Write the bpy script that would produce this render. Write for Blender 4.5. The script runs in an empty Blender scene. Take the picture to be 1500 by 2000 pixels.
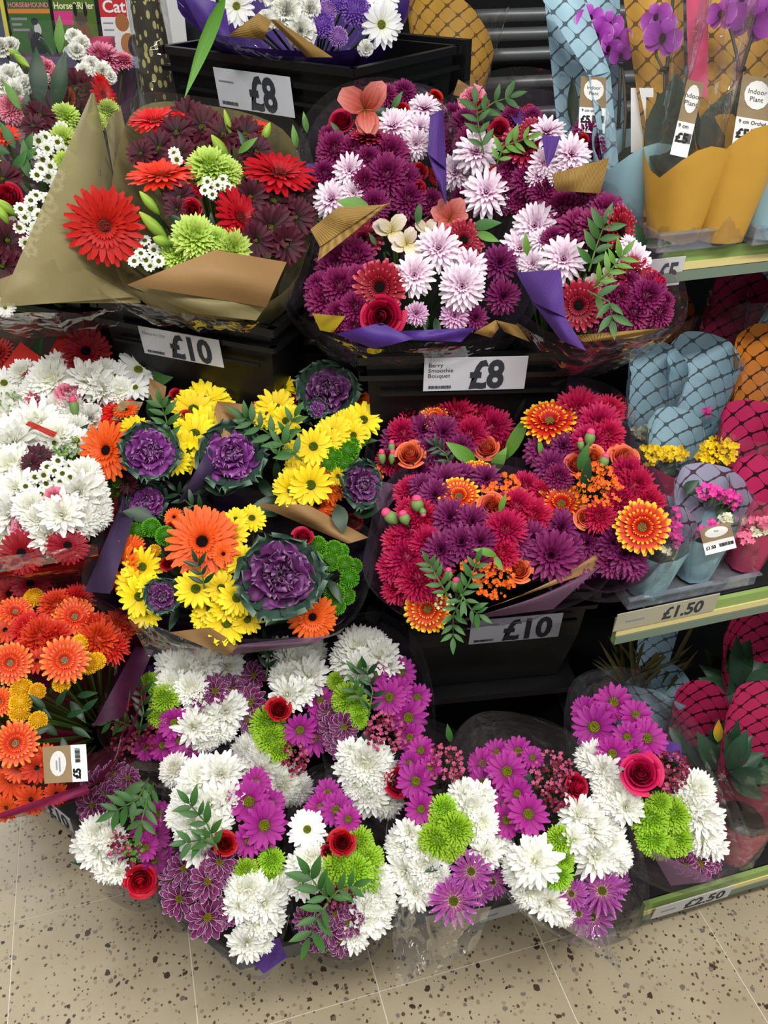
import bpy, math, random
from mathutils import Vector, Matrix
from math import sin, cos, pi, sqrt, radians, exp

random.seed(7)
scene = bpy.context.scene
COL = scene.collection

# ------------------------------------------------------------------ camera
F = 1690.0
PITCH, AZ = radians(35.5), radians(16)
CAM = Vector((0, 0, 1.5))
FH = Vector((sin(AZ), cos(AZ), 0)); RT = Vector((cos(AZ), -sin(AZ), 0)); ZUP = Vector((0, 0, 1))
FW = FH*cos(PITCH) - ZUP*sin(PITCH)
UP = ZUP*cos(PITCH) + FH*sin(PITCH)
cd = bpy.data.cameras.new('camera'); cam = bpy.data.objects.new('camera', cd); COL.objects.link(cam)
cd.sensor_fit = 'AUTO'; cd.sensor_width = 36; cd.lens = 36*F/2000.0; cd.clip_start = .05; cd.clip_end = 50
cam.matrix_world = Matrix((( RT.x, UP.x, -FW.x, CAM.x), (RT.y, UP.y, -FW.y, CAM.y), (RT.z, UP.z, -FW.z, CAM.z), (0, 0, 0, 1)))
scene.camera = cam

# ------------------------------------------------------------------ light
scene.view_settings.view_transform = 'Standard'
scene.view_settings.look = 'None'
scene.view_settings.gamma = 1.0
scene.view_settings.use_curve_mapping = False
scene.view_settings.exposure = -0.12
try:
    scene.cycles.transparent_max_bounces = 40
except Exception:
    pass
world = bpy.data.worlds.new('shop_ambience'); scene.world = world
world.use_nodes = True
world.node_tree.nodes['Background'].inputs[0].default_value = (.86, .93, 1.0, 1)
world.node_tree.nodes['Background'].inputs[1].default_value = .15
def ceiling_lamp(x, y, z, sx, sy, w, rz=0.0, tint=(1, .985, .95)):
    l = bpy.data.lights.new('ceiling_batten', 'AREA'); l.shape = 'RECTANGLE'; l.size = sx; l.size_y = sy
    l.energy = w; l.color = tint
    o = bpy.data.objects.new('ceiling_batten', l); COL.objects.link(o); o.location = (x, y, z); o.rotation_euler = (0, 0, rz)
    return o
ceiling_lamp(.45, -.40, 3.0, 2.6, .16, 98)
ceiling_lamp(-1.1, .55, 3.0, .16, 2.2, 42)
ceiling_lamp(-.3, 3.6, 3.0, 3.0, .2, 75)
ceiling_lamp(1.6, -1.6, 3.0, 2.6, .2, 50)

# ------------------------------------------------------------------ helpers
def ray(x, y): return FW + RT*((x-750)/F) + UP*((1000-y)/F)
def at_d(x, y, d): return CAM + ray(x, y)*d
def at_z(x, y, z): r = ray(x, y); return CAM + r*((z-1.5)/r.z)
def at_y(x, y, Y): r = ray(x, y); return CAM + r*(Y/r.y)
def lin(c):
    if isinstance(c, str):
        c = c.lstrip('#'); c = [int(c[i:i+2], 16)/255 for i in (0, 2, 4)]
    return tuple([(v/12.92 if v <= .04045 else ((v+.055)/1.055)**2.4) for v in c]) + (1,)

class NT:
    def __init__(s, name):
        s.m = bpy.data.materials.new(name); s.m.use_nodes = True
        s.t = s.m.node_tree; s.t.nodes.clear(); s.out = s.n('ShaderNodeOutputMaterial')
    def n(s, t, **k):
        nd = s.t.nodes.new(t)
        for a, v in k.items(): setattr(nd, a, v)
        return nd
    def l(s, a, b): s.t.links.new(a, b)
    def math(s, op, a, b=None, c=None):
        nd = s.n('ShaderNodeMath', operation=op)
        for i, v in enumerate((a, b, c)):
            if v is None: continue
            if isinstance(v, (int, float)): nd.inputs[i].default_value = v
            else: s.l(v, nd.inputs[i])
        return nd.outputs[0]
    def mix(s, fac, a, b):
        nd = s.n('ShaderNodeMix', data_type='RGBA')
        for i, v in ((0, fac), (6, a), (7, b)):
            if isinstance(v, (int, float)): nd.inputs[i].default_value = v
            elif isinstance(v, tuple): nd.inputs[i].default_value = v
            else: s.l(v, nd.inputs[i])
        return nd.outputs[2]
    def noise(s, scale, detail=2, vec=None, rough=.5):
        nd = s.n('ShaderNodeTexNoise'); nd.inputs['Scale'].default_value = scale; nd.inputs['Detail'].default_value = detail
        nd.inputs['Roughness'].default_value = rough
        if vec is not None: s.l(vec, nd.inputs['Vector'])
        return nd.outputs[0]
    def uv(s):
        nd = s.n('ShaderNodeUVMap'); sp = s.n('ShaderNodeSeparateXYZ'); s.l(nd.outputs[0], sp.inputs[0])
        return nd.outputs[0], sp.outputs[0], sp.outputs[1]
    def ramp(s, fac, stops):
        nd = s.n('ShaderNodeValToRGB'); cr = nd.color_ramp
        while len(cr.elements) < len(stops): cr.elements.new(.5)
        for e, (p, c) in zip(cr.elements, stops): e.position = p; e.color = lin(c)
        s.l(fac, nd.inputs[0]); return nd.outputs[0]
    def principled(s, col, rough=.5, spec=.5, bump=None, bstr=.3, bdist=.002, metal=0):
        p = s.n('ShaderNodeBsdfPrincipled')
        if isinstance(col, tuple): p.inputs['Base Color'].default_value = col
        else: s.l(col, p.inputs['Base Color'])
        p.inputs['Roughness'].default_value = rough; p.inputs['Specular IOR Level'].default_value = spec
        p.inputs['Metallic'].default_value = metal
        if bump is not None:
            b = s.n('ShaderNodeBump'); b.inputs['Strength'].default_value = bstr; b.inputs['Distance'].default_value = bdist
            s.l(bump, b.inputs['Height']); s.l(b.outputs[0], p.inputs['Normal'])
        return p
    def done(s, sh): s.l(sh, s.out.inputs[0]); return s.m

def petal_mat(name, stops, edge=None, rough=.55, transl=.22, streak=.18):
    t = NT(name); uvv, u, v = t.uv()
    col = t.ramp(v, stops)
    w = t.math('SINE', t.math('MULTIPLY', u, 26.0))
    k = t.math('MULTIPLY', t.math('ADD', t.math('MULTIPLY', w, .5), .5), streak)
    dark = t.n('ShaderNodeMix', data_type='RGBA', blend_type='MULTIPLY'); t.l(k, dark.inputs[0]); t.l(col, dark.inputs[6])
    dark.inputs[7].default_value = (.55, .5, .55, 1); col = dark.outputs[2]
    if edge:
        du = t.math('ABSOLUTE', t.math('SUBTRACT', u, .5))
        a = t.math('MULTIPLY', t.math('SUBTRACT', du, edge[1]), 9.0)
        b = t.math('MULTIPLY', t.math('SUBTRACT', v, edge[2]), 9.0)
        f = t.n('ShaderNodeClamp'); t.l(t.math('MAXIMUM', a, b), f.inputs[0])
        col = t.mix(f.outputs[0], col, lin(edge[0]))
    oi = t.n('ShaderNodeObjectInfo'); hs = t.n('ShaderNodeHueSaturation')
    t.l(t.math('ADD', t.math('MULTIPLY', oi.outputs['Random'], .16), .92), hs.inputs['Value'])
    t.l(t.math('ADD', t.math('MULTIPLY', oi.outputs['Random'], .014), .493), hs.inputs['Hue'])
    t.l(col, hs.inputs['Color']); col = hs.outputs[0]
    p = t.principled(col, rough, .3)
    tr = t.n('ShaderNodeBsdfTranslucent'); t.l(col, tr.inputs[0])
    mx = t.n('ShaderNodeMixShader'); mx.inputs[0].default_value = transl
    t.l(p.outputs[0], mx.inputs[1]); t.l(tr.outputs[0], mx.inputs[2])
    return t.done(mx.outputs[0])

def plain(name, c, rough=.5, spec=.4, var=.0, scale=60, metal=0, bump=0):
    t = NT(name); col = lin(c)
    nz = None
    if var or bump:
        tc = t.n('ShaderNodeTexCoord'); nz = t.noise(scale, 3, tc.outputs['Object'])
    if var: col = t.mix(nz, tuple(x*(1-var) for x in col[:3])+(1,), tuple(min(1, x*(1+var)) for x in col[:3])+(1,))
    return t.done(t.principled(col, rough, spec, nz if bump else None, bump, .003, metal).outputs[0])

def film(name, tint=(1, 1, 1), haze=.03, rough=.05, hazecol=(.9, .9, .9)):
    t = NT(name); tc = t.n('ShaderNodeTexCoord')
    nz = t.noise(9, 3, tc.outputs['Object']); b = t.n('ShaderNodeBump'); b.inputs['Strength'].default_value = .8; b.inputs['Distance'].default_value = .05
    vo = t.n('ShaderNodeTexVoronoi', feature='F1'); vo.inputs['Scale'].default_value = 11; t.l(tc.outputs['Object'], vo.inputs['Vector'])
    t.l(t.math('ADD', nz, t.math('MULTIPLY', vo.outputs['Distance'], .55)), b.inputs['Height'])
    tr = t.n('ShaderNodeBsdfTransparent'); tr.inputs[0].default_value = tint+(1,)
    df = t.n('ShaderNodeBsdfDiffuse'); df.inputs[0].default_value = hazecol+(1,)
    g = t.n('ShaderNodeBsdfGlossy'); g.inputs['Roughness'].default_value = rough; t.l(b.outputs[0], g.inputs['Normal'])
    fr = t.n('ShaderNodeFresnel'); fr.inputs[0].default_value = 1.48; t.l(b.outputs[0], fr.inputs['Normal'])
    m0 = t.n('ShaderNodeMixShader'); m0.inputs[0].default_value = haze
    t.l(tr.outputs[0], m0.inputs[1]); t.l(df.outputs[0], m0.inputs[2])
    m1 = t.n('ShaderNodeMixShader'); t.l(t.math('MINIMUM', fr.outputs[0], .32), m1.inputs[0]); t.l(m0.outputs[0], m1.inputs[1]); t.l(g.outputs[0], m1.inputs[2])
    return t.done(m1.outputs[0])

def paper(name, c, rough=.6, ribs=0, transl=.15, trellis=None, alpha=1.0, tscale=9, thresh=.17):
    t = NT(name); uvv, u, v = t.uv(); col = lin(c); h = None
    tc = t.n('ShaderNodeTexCoord'); nz = t.noise(14, 4, tc.outputs['Object'])
    col = t.mix(nz, tuple(x*.82 for x in col[:3])+(1,), tuple(min(1, x*1.12) for x in col[:3])+(1,))
    h = nz
    if ribs:
        s = t.math('SINE', t.math('MULTIPLY', u, ribs*2*pi))
        h = t.math('MULTIPLY', s, .5)
        col = t.mix(t.math('ADD', t.math('MULTIPLY', s, .32), .32), col, tuple(x*.35 for x in lin(c)[:3])+(1,))
    if trellis:
        a = t.math('MULTIPLY', u, tscale*2*pi); bb = t.math('MULTIPLY', v, tscale*2*pi)
        a2 = t.math('ADD', a, t.math('MULTIPLY', t.math('SINE', t.math('MULTIPLY', bb, 2.0)), .36))
        b2 = t.math('ADD', bb, t.math('MULTIPLY', t.math('SINE', t.math('MULTIPLY', a, 2.0)), .36))
        f = t.math('ABSOLUTE', t.math('ADD', t.math('COSINE', a2), t.math('COSINE', b2)))
        ln = t.math('LESS_THAN', f, thresh)
        col = t.mix(ln, col, lin(trellis))
    p = t.principled(col, rough, .3, h, .35, .0015)
    tr = t.n('ShaderNodeBsdfTranslucent')
    if isinstance(col, tuple): tr.inputs[0].default_value = col
    else: t.l(col, tr.inputs[0])
    mx = t.n('ShaderNodeMixShader'); mx.inputs[0].default_value = transl
    t.l(p.outputs[0], mx.inputs[1]); t.l(tr.outputs[0], mx.inputs[2]); sh = mx.outputs[0]
    if alpha < 1:
        tp = t.n('ShaderNodeBsdfTransparent'); tp.inputs[0].default_value = tuple(.5+.5*x for x in lin(c)[:3])+(1,)
        m2 = t.n('ShaderNodeMixShader'); m2.inputs[0].default_value = alpha
        t.l(tp.outputs[0], m2.inputs[1]); t.l(sh, m2.inputs[2]); sh = m2.outputs[0]
    return t.done(sh)

# ---- mesh building
class MB:
    def __init__(s): s.v = []; s.f = []; s.uv = []; s.mi = []
    def mesh(s, name, mats, smooth=True):
        me = bpy.data.meshes.new(name); me.from_pydata(s.v, [], s.f)
        if not isinstance(mats, (list, tuple)): mats = [mats]
        for m in mats: me.materials.append(m)
        if s.uv and len(s.uv) == len(s.v):
            ul = me.uv_layers.new(name='UVMap')
            d = []
            for p in me.polygons:
                for li in p.loop_indices:
                    d.extend(s.uv[me.loops[li].vertex_index])
            ul.data.foreach_set('uv', d)
        if s.mi: me.polygons.foreach_set('material_index', s.mi)
        if smooth: me.polygons.foreach_set('use_smooth', [True]*len(me.polygons))
        me.update(); return me
    def grid(s, pts, nu, nv, uvs=None):     # pts[(j)*(nu)+i]
        o = len(s.v); s.v += [tuple(p) for p in pts]
        for j in range(nv):
            for i in range(nu):
                s.uv.append(uvs[j*nu+i] if uvs else (i/(nu-1), j/(nv-1)))
        for j in range(nv-1):
            for i in range(nu-1):
                a = o+j*nu+i; s.f.append((a, a+1, a+nu+1, a+nu))
    def box(s, c, h, ax=None):
        ax = ax or (Vector((1, 0, 0)), Vector((0, 1, 0)), Vector((0, 0, 1)))
        c = Vector(c); o = len(s.v)
        for k in (-1, 1):
            for j in (-1, 1):
                for i in (-1, 1):
                    s.v.append(tuple(c + ax[0]*(i*h[0]) + ax[1]*(j*h[1]) + ax[2]*(k*h[2]))); s.uv.append((i*.5+.5, k*.5+.5))
        for q in ((0, 2, 3, 1), (4, 5, 7, 6), (0, 1, 5, 4), (1, 3, 7, 5), (3, 2, 6, 7), (2, 0, 4, 6)):
            s.f.append(tuple(o+x for x in q))
    def tube(s, pts, rad, n=6, cap=True):
        o = len(s.v); pts = [Vector(p) for p in pts]; m = len(pts)
        for k, p in enumerate(pts):
            d = (pts[min(k+1, m-1)] - pts[max(k-1, 0)]).normalized()
            a = d.cross(Vector((.31, .2, .93))).normalized(); b = d.cross(a)
            r = rad[k] if isinstance(rad, (list, tuple)) else rad
            for i in range(n):
                t = 2*pi*i/n; s.v.append(tuple(p + a*(r*cos(t)) + b*(r*sin(t)))); s.uv.append((i/n, k/(m-1)))
        for k in range(m-1):
            for i in range(n):
                s.f.append((o+k*n+i, o+k*n+(i+1) % n, o+(k+1)*n+(i+1) % n, o+(k+1)*n+i))
        if cap:
            s.f.append(tuple(o+i for i in range(n))[::-1]); s.f.append(tuple(o+(m-1)*n+i for i in range(n)))
    def petal(s, ang, r0, z0, L, W, e0, e1, cup=.25, prof='oval', nl=4, na=2, ruf=0, tw=0):
        P = PROF[prof]; r, z = r0, z0; pts = []; ca, sa = cos(ang), sin(ang); ph = random.random()*6
        for i in range(nl+1):
            t = i/nl; e = e0+(e1-e0)*t
            w = W*P(t)/2
            for j in range(na+1):
                u = j/na*2-1
                off = cup*w*u*u + (ruf*t*t*(sin(u*8+ph)+.6*sin(u*17+ph*2)) if ruf else 0) + tw*u*w
                pr = r - sin(e)*off; pz = z + cos(e)*off; sd = u*w
                pts.append((pr*ca - sd*sa, pr*sa + sd*ca, pz))
            r += cos(e)*L/nl; z += sin(e)*L/nl
        s.grid(pts, na+1, nl+1)
PROF = {
    'strap': lambda t: (.45+.55*min(1, t/.5))*sqrt(max(0.02, 1-max(0, (t-.75)/.27)**2)),
    'oval': lambda t: (.30+.75*sin(min(1, t*1.02+.02)*pi*.86))*(1 if t < .98 else .45),
    'spoon': lambda t: (.35+.65*t**.8)*sqrt(max(.05, 1-max(0, (t-.7)/.31)**2)),
    'needle': lambda t: .8+.2*t if t < .9 else .75,
    'point': lambda t: (.35+.9*sin(min(1, t*1.0+.0)*pi*.9))*(1-.0*t) if t < .9 else .10,
    'fan': lambda t: .12+.95*t**.8,
    'kale': lambda t: (.14+.95*min(1, t/.72)**.75)*sqrt(max(.03, 1-max(0, (t-.62)/.40)**2.2)),
    'leaf': lambda t: max(.03, sin(pi*t**.8)),
}
R_ = random.uniform
def rings(mb, spec, prof, jit=.08):
    for (n, r0, z0, L, W, e0, e1, cup) in spec:
        a0 = R_(0, 6)
        for i in range(n):
            k = 1+R_(-jit, jit); d = R_(-jit, jit)*1.3
            mb.petal(a0+2*pi*(i+R_(-.25, .25)*min(1, jit*6))/n, r0, z0+R_(-.01, .01), L*k, W*(1+R_(-.1, .1)), e0+d, e1+d*1.5, cup, prof, 4, 2, 0, R_(-.2, .2))
def pomp(mb, n, rb, th, L, W, curl, prof, squash=.8, jit=.15, inner=1.0):
    k0 = len(mb.uv); dome(mb, rb*1.06, rb*squash*1.06, -rb*.55, 12, 5); mb.uv[k0:] = [(.5, .35)]*(len(mb.uv)-k0)
    for k in range(n):
        q = (k+.5)/n; t = th*sqrt(q); a = k*2.39996
        e = pi/2 - t*.95
        l = L*(inner+(1-inner)*q)*(1+R_(-jit, jit))
        mb.petal(a+R_(-.1, .1), rb*sin(t), rb*cos(t)*squash-rb*.55, l, W*(1+R_(-.15, .15)), e+R_(-jit, jit), e-curl+R_(-jit, jit), .35, prof, 3, 2)
def dome(mb, r, h, z0=0, n=14, m=5, bump=.0):
    pts = []
    for j in range(m+1):
        t = j/m*pi/2
        for i in range(n+1):
            a = 2*pi*(i % n)/n; rr = r*cos(t)*(1+bump*sin(a*7+j*2.1)); pts.append((rr*cos(a), rr*sin(a), z0+h*sin(t)*(1+bump*cos(a*5+j*3))))
    mb.grid(pts, n+1, m+1)

def g_gerbera(mb):
    rings(mb, [(24, .2, -.03, .80, .185, .10, -.10, .12), (22, .2, .01, .72, .17, .22, .0, .12), (26, .17, .03, .42, .10, .42, .25, .15), (26, .15, .05, .24, .06, .75, .6, .1)], 'strap', .06)
def g_germini(mb):
    rings(mb, [(22, .2, -.03, .80, .23, .12, -.05, .2), (22, .2, .01, .74, .21, .25, .06, .2), (24, .18, .03, .50, .13, .45, .3, .2), (24, .15, .05, .28, .08, .8, .6, .1)], 'strap', .06)
def g_mum(mb):
    rings(mb, [(17, .12, -.10, .90, .26, .0, -.10, .45), (17, .12, -.03, .86, .25, .22, .08, .45), (15, .11, .03, .74, .23, .48, .35, .5), (13, .09, .07, .56, .20, .78, .7, .5), (11, .06, .10, .38, .15, 1.1, 1.1, .5), (7, .03, .12, .25, .10, 1.3, 1.5, .4)], 'spoon', .09)
def g_white(mb):
    rings(mb, [(13, .1, -.18, .95, .30, -.10, -.30, .5), (14, .1, -.08, .90, .30, .15, .05, .55), (14, .1, .0, .84, .29, .42, .42, .6), (13, .08, .06, .72, .27, .72, .95, .6), (10, .06, .10, .56, .22, 1.0, 1.45, .6), (7, .04, .12, .40, .16, 1.25, 1.9, .5)], 'spoon', .17)
def g_daisy(mb):
    rings(mb, [(16, .16, -.04, .84, .28, .10, -.08, .3), (15, .16, .0, .78, .26, .26, .10, .3)], 'oval', .10)
def g_cupdaisy(mb):
    rings(mb, [(12, .17, -.04, .86, .42, .12, .0, .7), (10, .16, .0, .76, .40, .36, .28, .8), (6, .15, .03, .50, .32, .62, .62, .8)], 'spoon', .12)
def g_spider(mb):
    rings(mb, [(17, .2, -.04, .84, .19, .05, -.15, .7), (16, .2, .0, .74, .18, .28, .12, .7), (15, .19, .03, .48, .08, .6, .5, .5), (15, .16, .05, .30, .06, .9, .8, .3)], 'spoon', .10)
def g_pompon(mb): pomp(mb, 120, .40, 1.75, .62, .22, .35, 'spoon', .75, .14, .6)
def g_carnmum(mb): pomp(mb, 150, .42, 1.7, .60, .17, .15, 'spoon', .8, .22, .75)
def g_fringe(mb): pomp(mb, 230, .50, 1.7, .52, .10, .45, 'needle', .72, .2, .55)
def g_fluff(mb): pomp(mb, 170, .45, 1.75, .60, .16, .35, 'point', .78, .18, .7)
def g_button(mb): pomp(mb, 190, .72, 1.75, .27, .15, .3, 'spoon', .9, .2, 1.0)
def g_sdaisy(mb): rings(mb, [(11, .3, -.02, .70, .40, .12, -.05, .25), (9, .28, .02, .6, .36, .3, .15, .25)], 'oval', .08)
def g_rose(mb):
    N = 19
    for i in range(N):
        q = i/(N-1); a = i*2.4+R_(-.15, .15); rad = .05+.66*q**1.05; hgt = .80-.42*q
        span = 1.9-.95*q; pts = []; nu, nv = 11, 8; op = max(0, (q-.25)/.75)
        for j in range(nv):
            h = j/(nv-1)
            for k in range(nu):
                u = k/(nu-1)*2-1; t = a+u*span
                rr = rad*(.45+.55*h**.55)*(1-.30*(1-op)*h**2) + .045*u + .30*op*max(0, h-.55)**1.3
                z = -.42+hgt*h*1.15*(1-.16*abs(u)**2.6) - .55*op*max(0, h-.68)**1.0*(.6+.4*abs(u)) + .02*sin(u*5+i)
                pts.append((rr*cos(t), rr*sin(t), z))
        mb.grid(pts, nu, nv)
def g_carnation(mb):
    for (n, r0, z0, L, W, e0, e1, rf) in [(9, .05, -.15, .95, .62, .15, -.1, .10), (9, .05, -.05, .85, .6, .5, .3, .11), (8, .05, .02, .7, .5, .85, .8, .11), (7, .03, .05, .55, .42, 1.15, 1.3, .10), (5, .02, .06, .45, .3, 1.35, 1.6, .09)]:
        a0 = R_(0, 6)
        for i in range(n): mb.petal(a0+2*pi*i/n, r0, z0, L*(1+R_(-.1, .1)), W, e0+R_(-.1, .1), e1+R_(-.15, .15), .2, 'fan', 5, 6, rf)
def g_kale(mb):
    for (n, r0, z0, L, W, e0, e1, rf) in [(7, .10, -.14, .86, .80, .50, .10, .07), (7, .08, -.08, .74, .70, .80, .45, .08), (6, .06, -.02, .60, .60, 1.0, .85, .08), (6, .05, .02, .50, .46, 1.15, 1.25, .07), (5, .03, .05, .40, .36, 1.3, 1.6, .06), (5, .02, .08, .30, .26, 1.35, 1.9, .04)]:
        a0 = R_(0, 6)
        for i in range(n): mb.petal(a0+2*pi*(i+R_(-.22, .22))/n, r0, z0+R_(-.02, .02), L*(1+R_(-.14, .10)), W*R_(.85, 1.15), e0+R_(-.15, .15), e1+R_(-.2, .2), .45, 'kale', 8, 12, rf)
def g_alstro(mb):
    rings(mb, [(3, .05, -.25, 1.1, .80, .9, .05, .3), (3, .05, -.22, 1.05, .56, 1.0, .2, .25)], 'oval', .07)
    for i in range(6):
        a = i*1.05; mb.petal(a, .02, -.1, .6, .03, 1.2, .9, 0, 'needle', 3, 2)
def g_orchid(mb):
    mb.petal(0.05, .05, 0, .95, 1.05, .1, -.1, .12, 'oval', 6, 6); mb.petal(pi-.05, .05, 0, .95, 1.05, .1, -.1, .12, 'oval', 6, 6)
    for a in (pi/2, pi*1.5-.75, pi*1.5+.75): mb.petal(a, .05, -.05, .85, .62, .0, -.12, .12, 'oval', 6, 4)

# ------------------------------------------------------------------ flower kinds
KIND = {}
def kind(key, name, label, gen, stops, centre=None, edge=None, nvar=3, **kw):
    KIND[key] = dict(name=name, label=label, gen=gen, mat=petal_mat('petals_'+key, stops, edge, **kw), centre=centre, nvar=nvar, meshes=[], cm=None)
BUMP = {}
def centre_mat(c):
    if c not in BUMP:
        t = NT('centre_'+c.strip('#')); tc = t.n('ShaderNodeTexCoord')
        vo = t.n('ShaderNodeTexVoronoi'); vo.inputs['Scale'].default_value = 22; t.l(tc.outputs['Object'], vo.inputs['Vector'])
        col = t.mix(t.math('MULTIPLY', vo.outputs['Distance'], .8), lin(c), tuple(x*.5 for x in lin(c)[:3])+(1,))
        BUMP[c] = t.done(t.principled(col, .75, .2, vo.outputs['Distance'], 1.0, .03).outputs[0])
    return BUMP[c]
kind('gr', 'gerbera', 'red gerbera with pale centre', g_gerbera, [(0, '#7a0810'), (.3, '#b00a18'), (1, '#c40e20')], ('#b83a30', .15, .06))
kind('gro', 'gerbera', 'scarlet gerbera', g_gerbera, [(0, '#b01408'), (.3, '#dd2212'), (1, '#e8301c')], ('#d06030', .15, .06))
kind('gd', 'gerbera', 'dark red gerbera with black centre', g_gerbera, [(0, '#300408'), (.25, '#7c0814'), (1, '#a80e1c')], ('#1c0507', .24, .08))
kind('gb', 'gerbera', 'crimson gerbera with pink petal tips and black centre', g_germini, [(0, '#30040e'), (.45, '#74061c'), (.86, '#a01036'), (1, '#e06c8c')], ('#1c0508', .24, .08))
kind('go', 'gerbera', 'orange gerbera with dark centre', g_gerbera, [(0, '#c03c06'), (.3, '#ee5a0e'), (1, '#f87a28')], ('#200808', .17, .06))
kind('gy', 'gerbera', 'red gerbera with yellow petal tips', g_germini, [(0, '#a01008'), (.55, '#cc2410'), (.78, '#e05a14'), (.9, '#f6c81e'), (1, '#fad83a')], ('#d4b458', .2, .08))
kind('gs', 'gerbera', 'salmon orange gerbera with golden petal edges', g_germini, [(0, '#c02c10'), (.6, '#e64a22'), (.85, '#f07a34'), (1, '#f8b04c')], ('#f0e0a0', .17, .07))
kind('pk', 'chrysanthemum', 'pale pink chrysanthemum with mauve centre', g_mum, [(0, '#a03c84'), (.28, '#d490bc'), (.58, '#f4e0ee'), (1, '#fdf4fa')], ('#8c2c6e', .10, .14), nvar=4)
kind('pkd', 'chrysanthemum', 'small mauve pink chrysanthemum', g_mum, [(0, '#7c2a6a'), (.35, '#b868a4'), (.8, '#e0b4d4'), (1, '#eed0e4')], ('#7a3a50', .13, .14))
kind('pl', 'chrysanthemum', 'deep plum pompon chrysanthemum', g_pompon, [(0, '#34041e'), (.4, '#74104a'), (1, '#942868')], nvar=4, streak=.3)
kind('pv', 'chrysanthemum', 'dark purple chrysanthemum', g_mum, [(0, '#240420'), (.4, '#661046'), (1, '#8e2a6c')], ('#2a0820', .14, .12), nvar=4, streak=.3)
kind('cr', 'chrysanthemum', 'crimson pompon chrysanthemum', g_carnmum, [(0, '#5c0424'), (.4, '#b00c44'), (1, '#cc2058')], nvar=4, streak=.25)
kind('ro', 'chrysanthemum', 'vermilion pompon chrysanthemum', g_carnmum, [(0, '#881008'), (.4, '#cc2814'), (1, '#e0442a')], nvar=3, streak=.2)
kind('oc', 'chrysanthemum', 'orange spray chrysanthemum', g_daisy, [(0, '#b83408'), (1, '#f0582a')], nvar=2)
kind('wh', 'chrysanthemum', 'white double chrysanthemum', g_white, [(0, '#e6e6a8'), (.25, '#f2f2e2'), (1, '#fafaf8')], ('#dcdc90', .07, .15), nvar=5, streak=.06, transl=.3)
kind('wf', 'chrysanthemum', 'fluffy white chrysanthemum', g_fluff, [(0, '#dcdc9c'), (.3, '#f0f0e0'), (1, '#fafaf8')], nvar=4, streak=.06, transl=.3)
kind('wd', 'chrysanthemum', 'white daisy chrysanthemum with pale green centre', g_daisy, [(0, '#e8ecc8'), (.3, '#f4f4f0'), (1, '#fafafa')], ('#b8c840', .2, .1), nvar=3, streak=.08, transl=.3)
kind('yd', 'chrysanthemum', 'yellow daisy chrysanthemum with green centre', g_daisy, [(0, '#d8b008'), (.3, '#f2d20c'), (1, '#fae82c')], ('#86a820', .23, .14), nvar=4, streak=.12)
kind('md', 'chrysanthemum', 'magenta daisy chrysanthemum with lime centre', g_daisy, [(0, '#5c0a48'), (.35, '#9c1880'), (1, '#b02c96')], ('#c4cc28', .25, .14), nvar=4, streak=.2)
kind('mr', 'chrysanthemum', 'maroon daisy chrysanthemum', g_daisy, [(0, '#1e0208'), (.5, '#44061a'), (1, '#580e28')], ('#a8a020', .11, .07), nvar=4, streak=.2)
kind('pw', 'chrysanthemum', 'purple chrysanthemum with white petal edges', g_cupdaisy, [(0, '#30061e'), (.5, '#641448'), (1, '#7c2a66')], ('#c8b420', .22, .14), edge=('#e4cce2', .40, .93), nvar=4)
kind('ps', 'chrysanthemum', 'orchid purple quill chrysanthemum with olive centre', g_spider, [(0, '#d8c8a0'), (.28, '#a84a90'), (.6, '#94288a'), (1, '#b058a8')], ('#98a020', .19, .08), edge=('#dcb4d8', .43, .93), nvar=3)
kind('gf', 'chrysanthemum', 'lime green fringed chrysanthemum', g_fringe, [(0, '#4c7808'), (.5, '#84b41c'), (1, '#a8d038')], nvar=4, streak=.1)
kind('gl', 'chrysanthemum', 'pale lime fluffy chrysanthemum', g_fluff, [(0, '#7c9c20'), (.5, '#b4d050'), (1, '#d4e684')], nvar=3, streak=.1)
kind('bt', 'button_chrysanthemum', 'bright green button chrysanthemum', g_button, [(0, '#1c4c04'), (.6, '#4c9410'), (1, '#6cb420')], nvar=3, streak=.1)
kind('by', 'button_chrysanthemum', 'golden yellow button chrysanthemum', g_button, [(0, '#b07c04'), (.6, '#eeb40a'), (1, '#fad028')], nvar=2, streak=.1)
kind('bp', 'button_chrysanthemum', 'violet button chrysanthemum', g_button, [(0, '#3c1c74'), (.6, '#7c50b8'), (1, '#a884d8')], nvar=2, streak=.1)
kind('bl', 'button_chrysanthemum', 'lilac button chrysanthemum', g_button, [(0, '#6c3c8c'), (.6, '#a878c4'), (1, '#ccaae0')], nvar=2, streak=.1)
kind('fw', 'feverfew', 'tiny white daisy with lime centre', g_sdaisy, [(0, '#e8ecd0'), (1, '#fafafa')], ('#a0b02c', .36, .2), nvar=2, streak=.05)
kind('rs', 'rose', 'cerise red rose', g_rose, [(0, '#70041c'), (.6, '#b00a34'), (1, '#cc1444')], nvar=3, streak=.05)
kind('rr', 'rose', 'red rose', g_rose, [(0, '#5c0410'), (.6, '#a00a1c'), (1, '#c0142c')], nvar=3, streak=.05)
kind('rp', 'rose', 'bright pink red rose', g_rose, [(0, '#900830'), (.6, '#cc1048'), (1, '#e02860')], nvar=2, streak=.05)
kind('rc', 'rose', 'coral orange rose', g_rose, [(0, '#b03414'), (.6, '#dc5830'), (1, '#ee8458')], nvar=3, streak=.05)
kind('ca', 'carnation', 'pink carnation with ruffled petals', g_carnation, [(0, '#a02840'), (.6, '#d45c78'), (1, '#f4a0b4')], nvar=2)
kind('cp', 'carnation', 'dusty pink carnation', g_carnation, [(0, '#8c2438'), (.6, '#bc4860'), (1, '#d87088')], nvar=2)
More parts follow.
